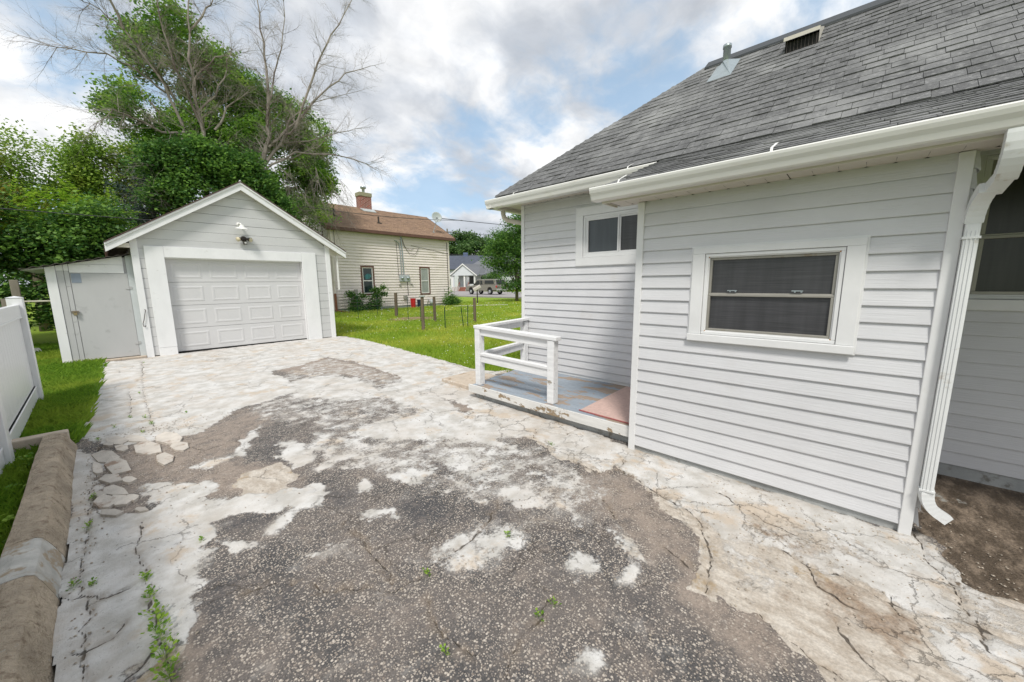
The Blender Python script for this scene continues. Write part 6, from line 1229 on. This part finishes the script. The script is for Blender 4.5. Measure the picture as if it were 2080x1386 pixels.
fastmesh('fronds', np.array(FV), np.arange(len(FV)).reshape(-1, 4), m_leafyel, sh_, {'tone': ('FACE', np.random.default_rng(3).random(len(FV)//4))}, kind='stuff')
mb = MB()
for q in (-.9, -.3, .3): mb.tube([(q,15.7,-.1),(q+.1,15.7,1.8),(q+.2,15.5,3.4)], [.03,.025,.012], 5)
mb.build('stem', m_bark, sh_)
tree_('back_tree', 'tall mid-green tree filling the gap behind the left hedge', 'tree', [(-4.0,24,4.8,1.5,1.2,1.4),(-1.8,25,4.2,2,1.2,1.8),(.6,25,4.2,1.8,1.2,1.8),(-5.5,24,3.5,1.8,1.2,1.8),(-2.5,24,2.2,3,1,1.6),(1.4,24,2.4,2.4,1,1.6)], 36000, .14, m_leaffar, (-1.5,25,4,.2), 37, .34, 22)
tree_('side_tree', 'leafy tree reaching in at the left edge behind the fence', 'tree', [(-3.4,17.5,3.4,.9,.9,1),(-3.2,17,2.2,1,.8,1),(-2.9,17.4,4.3,.7,.7,.6)], 12000, .12, m_leafpale, (-3.3,17.6,3,.1), 38, .24, 20)
# right side and distance
tree_('street_tree', 'bushy green tree hiding the rear of the parked pickup truck', 'tree', [(21.8,21.6,4.9,.9,1,1.0),(22.7,20.9,5.6,1.2,1.1,1.1),(23.6,20.2,6.2,1.2,1.2,1.2),(21.5,21.9,3.6,.9,.9,1.0),(22.6,21,3.6,1.4,1.2,1.3),(23.8,20,4.4,1.6,1.4,1.5),(22.1,21.4,2.3,.9,.8,.8),(23.4,20.4,2.2,1.3,1.1,1.0),(22.5,21,1.4,.8,.8,.6),(24.6,19.4,6.4,1.2,1.2,1.2),(23.6,20.2,1.5,.9,.9,.8)], 42000, .135, m_leaflush, (22.9,20.7,3.5,.14), 41, .26, 22)
tree_('round_shrub', 'dark round shrub beside the far porch', 'shrub', [(46.2,47.6,1.9,1.9,1.6,1.5),(47.0,46.8,1.5,1.6,1.5,1.2)], 5000, .28, m_leaffar, (46.4,47.3,1.3,.08), 42, .3, 20)
for i, (x_, y_, h, w, lab) in enumerate([(60.5,81,14.5,8,'leftmost of the big distant trees, beside the utility pole'),(64.5,74,17,7.5,'tallest distant tree, rising over the far dark roof'),(70.5,72,15.5,7,'distant tree right of the tallest one, over the far chimney'),(75,66,17.5,8,'rightmost distant tree, half hidden by the street tree')]):
    g2_ = random.Random(50+i); bl = [(x_+g2_.uniform(-w/2,w/2), y_+g2_.uniform(-w/2,w/2), h*g2_.uniform(.34,.86), w*g2_.uniform(.2,.34), w*.3, w*g2_.uniform(.16,.26)) for _ in range(13)]+[(x_,y_,h*.55,w*.42,w*.4,w*.4)]
    tree_('far_tree', lab, 'tree', bl, 13000, .55, m_leaffar, (x_,y_,h*.6,.45), 60+i, .6, 20)
tree_('far_hedge', 'low green row of bushes at the foot of the far white house', 'shrub', [(44.5,60,.9,1.6,1,.9),(42.5,62,.8,1.4,1,.8)], 2500, .25, m_leaffar, (44,60.5,.7,.05), 71, .25, 18)
tree_('wall_shrub', 'green shrub at the right-hand corner of the cream house', 'shrub', [(16.35,20.9,.8,.42,.35,.5),(16.55,20.9,.35,.5,.4,.35),(16.1,20.9,.3,.4,.3,.3),(16.6,20.8,1.25,.22,.2,.3)], 4200, .09, m_leaflush, (16.4,20.95,.6,.03), 72, .13, 16)
tree_('wall_vine', 'arching leafy plant left of the window of the cream house', 'plant', [(9.5,20.8,.55,.30,.25,.22),(9.15,20.8,.9,.2,.2,.2),(9.9,20.8,.85,.25,.2,.12),(9.55,20.8,.2,.45,.3,.2),(8.95,20.8,1.15,.12,.12,.1)], 2200, .10, m_leaflush, (9.5,20.9,.5,.02), 73, .10, 14)
tree_('wall_plant', 'leafy plant growing up below the window of the cream house', 'plant', [(10.7,20.8,.6,.32,.25,.35),(10.75,20.8,1.1,.22,.2,.2),(11.15,20.8,1.3,.15,.15,.08),(10.5,20.8,.2,.4,.3,.25),(11.2,20.8,.95,.12,.15,.08)], 2400, .10, m_leaflush, (10.7,20.9,.7,.02), 74, .10, 14)

# ------------------------------------------------------------------ grass
def blades(name, n, inside, box, h, w, mat, seed, label=None, grow=0, lean=.5, flat=False):
    g = np.random.default_rng(seed); X_ = g.uniform(box[0], box[1], n); Y_ = g.uniform(box[2], box[3], n)
    if grow:   # keep density falling with distance, blades growing wider to match
        dist = np.hypot(X_, Y_); kp = g.random(n) < np.clip((grow/dist)**1.7, 0, 1); X_, Y_ = X_[kp], Y_[kp]
    kp = inside(X_, Y_); X_, Y_ = X_[kp], Y_[kp]; k = len(X_)
    sc = np.maximum(1, np.hypot(X_, Y_)/max(grow, 1e-3)) if grow else np.ones(k)
    hh = h*g.uniform(.4, 1.25, k)*(.6+.8*fbm(X_, Y_, 1.4, 3)); ww = w*g.uniform(.6, 1.3, k)*sc**.9
    a = g.uniform(0, 6.28, k); dx, dy = np.cos(a)*ww/2, np.sin(a)*ww/2; lx = g.normal(0, lean, k)*hh; ly = g.normal(0, lean, k)*hh
    z0 = np.full(k, -.04)
    if flat: hh = hh*.0+h*g.uniform(.5, 1, k); 
    V = np.empty((k, 4, 3)); V[:, 0] = np.stack([X_-dx, Y_-dy, z0], 1); V[:, 1] = np.stack([X_+dx, Y_+dy, z0], 1)
    V[:, 2] = np.stack([X_+dx*.6+lx*.45, Y_+dy*.6+ly*.45, hh*.62], 1); V[:, 3] = np.stack([X_+lx, Y_+ly, hh], 1)
    F_ = np.arange(k*4).reshape(k, 4); t = np.clip(g.uniform(0, 1, k)*.7+.3*fbm(X_, Y_, .8, 2), 0, 1)
    return setp(fastmesh(name, V.reshape(-1, 3), F_, mat, None, {'tone': ('FACE', t)}), label, kind='stuff')
def clover(name, n, inside, box, s, mat, seed, label, grow, z=(.01, .06)):
    g = np.random.default_rng(seed); X_ = g.uniform(box[0], box[1], n); Y_ = g.uniform(box[2], box[3], n); dist = np.hypot(X_, Y_)
    kp = (g.random(n) < np.clip((grow/dist)**1.8, 0, 1)) & inside(X_, Y_) & (fbm(X_, Y_, .9, 3) > .42); X_, Y_, dist = X_[kp], Y_[kp], dist[kp]; k = len(X_)
    c = np.stack([X_, Y_, g.uniform(*z, k)], 1); nn = g.normal(size=(k, 3))*.5; nn[:, 2] = 1; nn /= np.linalg.norm(nn, axis=1)[:, None]
    a = np.cross(nn, g.normal(size=(k, 3))); a /= np.linalg.norm(a, axis=1)[:, None]; b = np.cross(nn, a); L = (s*g.uniform(.6, 1.3, k)*np.maximum(1, dist/grow)**.9)[:, None]
    V = np.empty((k, 4, 3)); V[:, 0] = c-a*L; V[:, 1] = c+b*L; V[:, 2] = c+a*L; V[:, 3] = c-b*L
    return setp(fastmesh(name, V.reshape(-1, 3), np.arange(k*4).reshape(k, 4), mat, None, {'tone': ('FACE', g.random(k))}), label, kind='stuff')
def in_right(X_, Y_):
    e = np.interp(Y_, [3.9, 4.35, 4.9, 6.7, 9.2, 10.98, 11.2, 17.5, 18], [4.75, 4.45, 4.27, 4.42, 4.60, 4.55, 4.40, 4.42, 4.0]) + .12*(fbm(X_*0+3, Y_, 2.5, 4)-.55)
    house_ = (X_ > 4.38) & (Y_ < 3.88); nb_ = (X_ > 8.5) & (X_ < 16.8) & (Y_ > 21.4)
    return (X_ > e-.03) & ~house_ & ~nb_ & (Y_ > 3.9) & (X_ < 27.5) & (np.hypot((X_-9.1)/1.05, (Y_-14.4)/.85) > .9+.25*np.sin(X_*7+Y_*5))
blades('grass_lawn', 330000, in_right, (4.3, 27.5, 3.9, 24), .062, .010, m_grass, 101, 'bright lawn grass right of the driveway', grow=7)
clover('clover', 150000, in_right, (4.3, 24, 3.9, 24), .011, m_grass, 102, 'clover leaves among the bright lawn grass', 7.5)
clover('clover_flowers', 9000, in_right, (4.3, 20, 5, 22), .010, m_flower, 103, 'tiny pale clover flowers scattered over the lawn', 7.5, (.06, .085))
def in_left(X_, Y_):
    e = np.interp(Y_, [5.42, 5.75, 7.8, 10.9], [-.42, -.40, -.30, -.24]) + .14*(fbm(X_*0+8, Y_, 3, 4)-.5)
    shed_ = (X_ > -.78) & (Y_ > 11.05); return (X_ < e+.03) & (Y_ > 5.40) & ~shed_ & (X_ > -4.5)
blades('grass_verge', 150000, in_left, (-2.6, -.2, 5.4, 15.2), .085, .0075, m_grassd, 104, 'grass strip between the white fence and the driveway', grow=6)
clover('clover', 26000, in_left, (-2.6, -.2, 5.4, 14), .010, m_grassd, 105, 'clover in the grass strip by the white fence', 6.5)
def in_kerb(X_, Y_): return (X_ < -.505-.004*np.sin(Y_*8)) & (X_ > -.80)
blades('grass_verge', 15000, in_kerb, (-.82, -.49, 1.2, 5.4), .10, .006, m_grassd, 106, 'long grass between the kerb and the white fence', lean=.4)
g_ = np.random.default_rng(5)
leafcloud('broad_weeds', [(-.58, y_, .10, .07, .10, .07) for y_ in (2.5, 2.9, 3.3, 3.6, 4.2, 4.8)], 500, .035, m_weed, None, .025, 8, 107, kind='stuff')['label'] = 'broad-leaved weeds beside the kerb'
def in_far(X_, Y_): return (X_ > 44) & (X_ < 60)
blades('grass_far', 16000, in_far, (44, 60, 35, 75), .12, .10, m_grass, 108, 'grass beyond the road in front of the far houses')
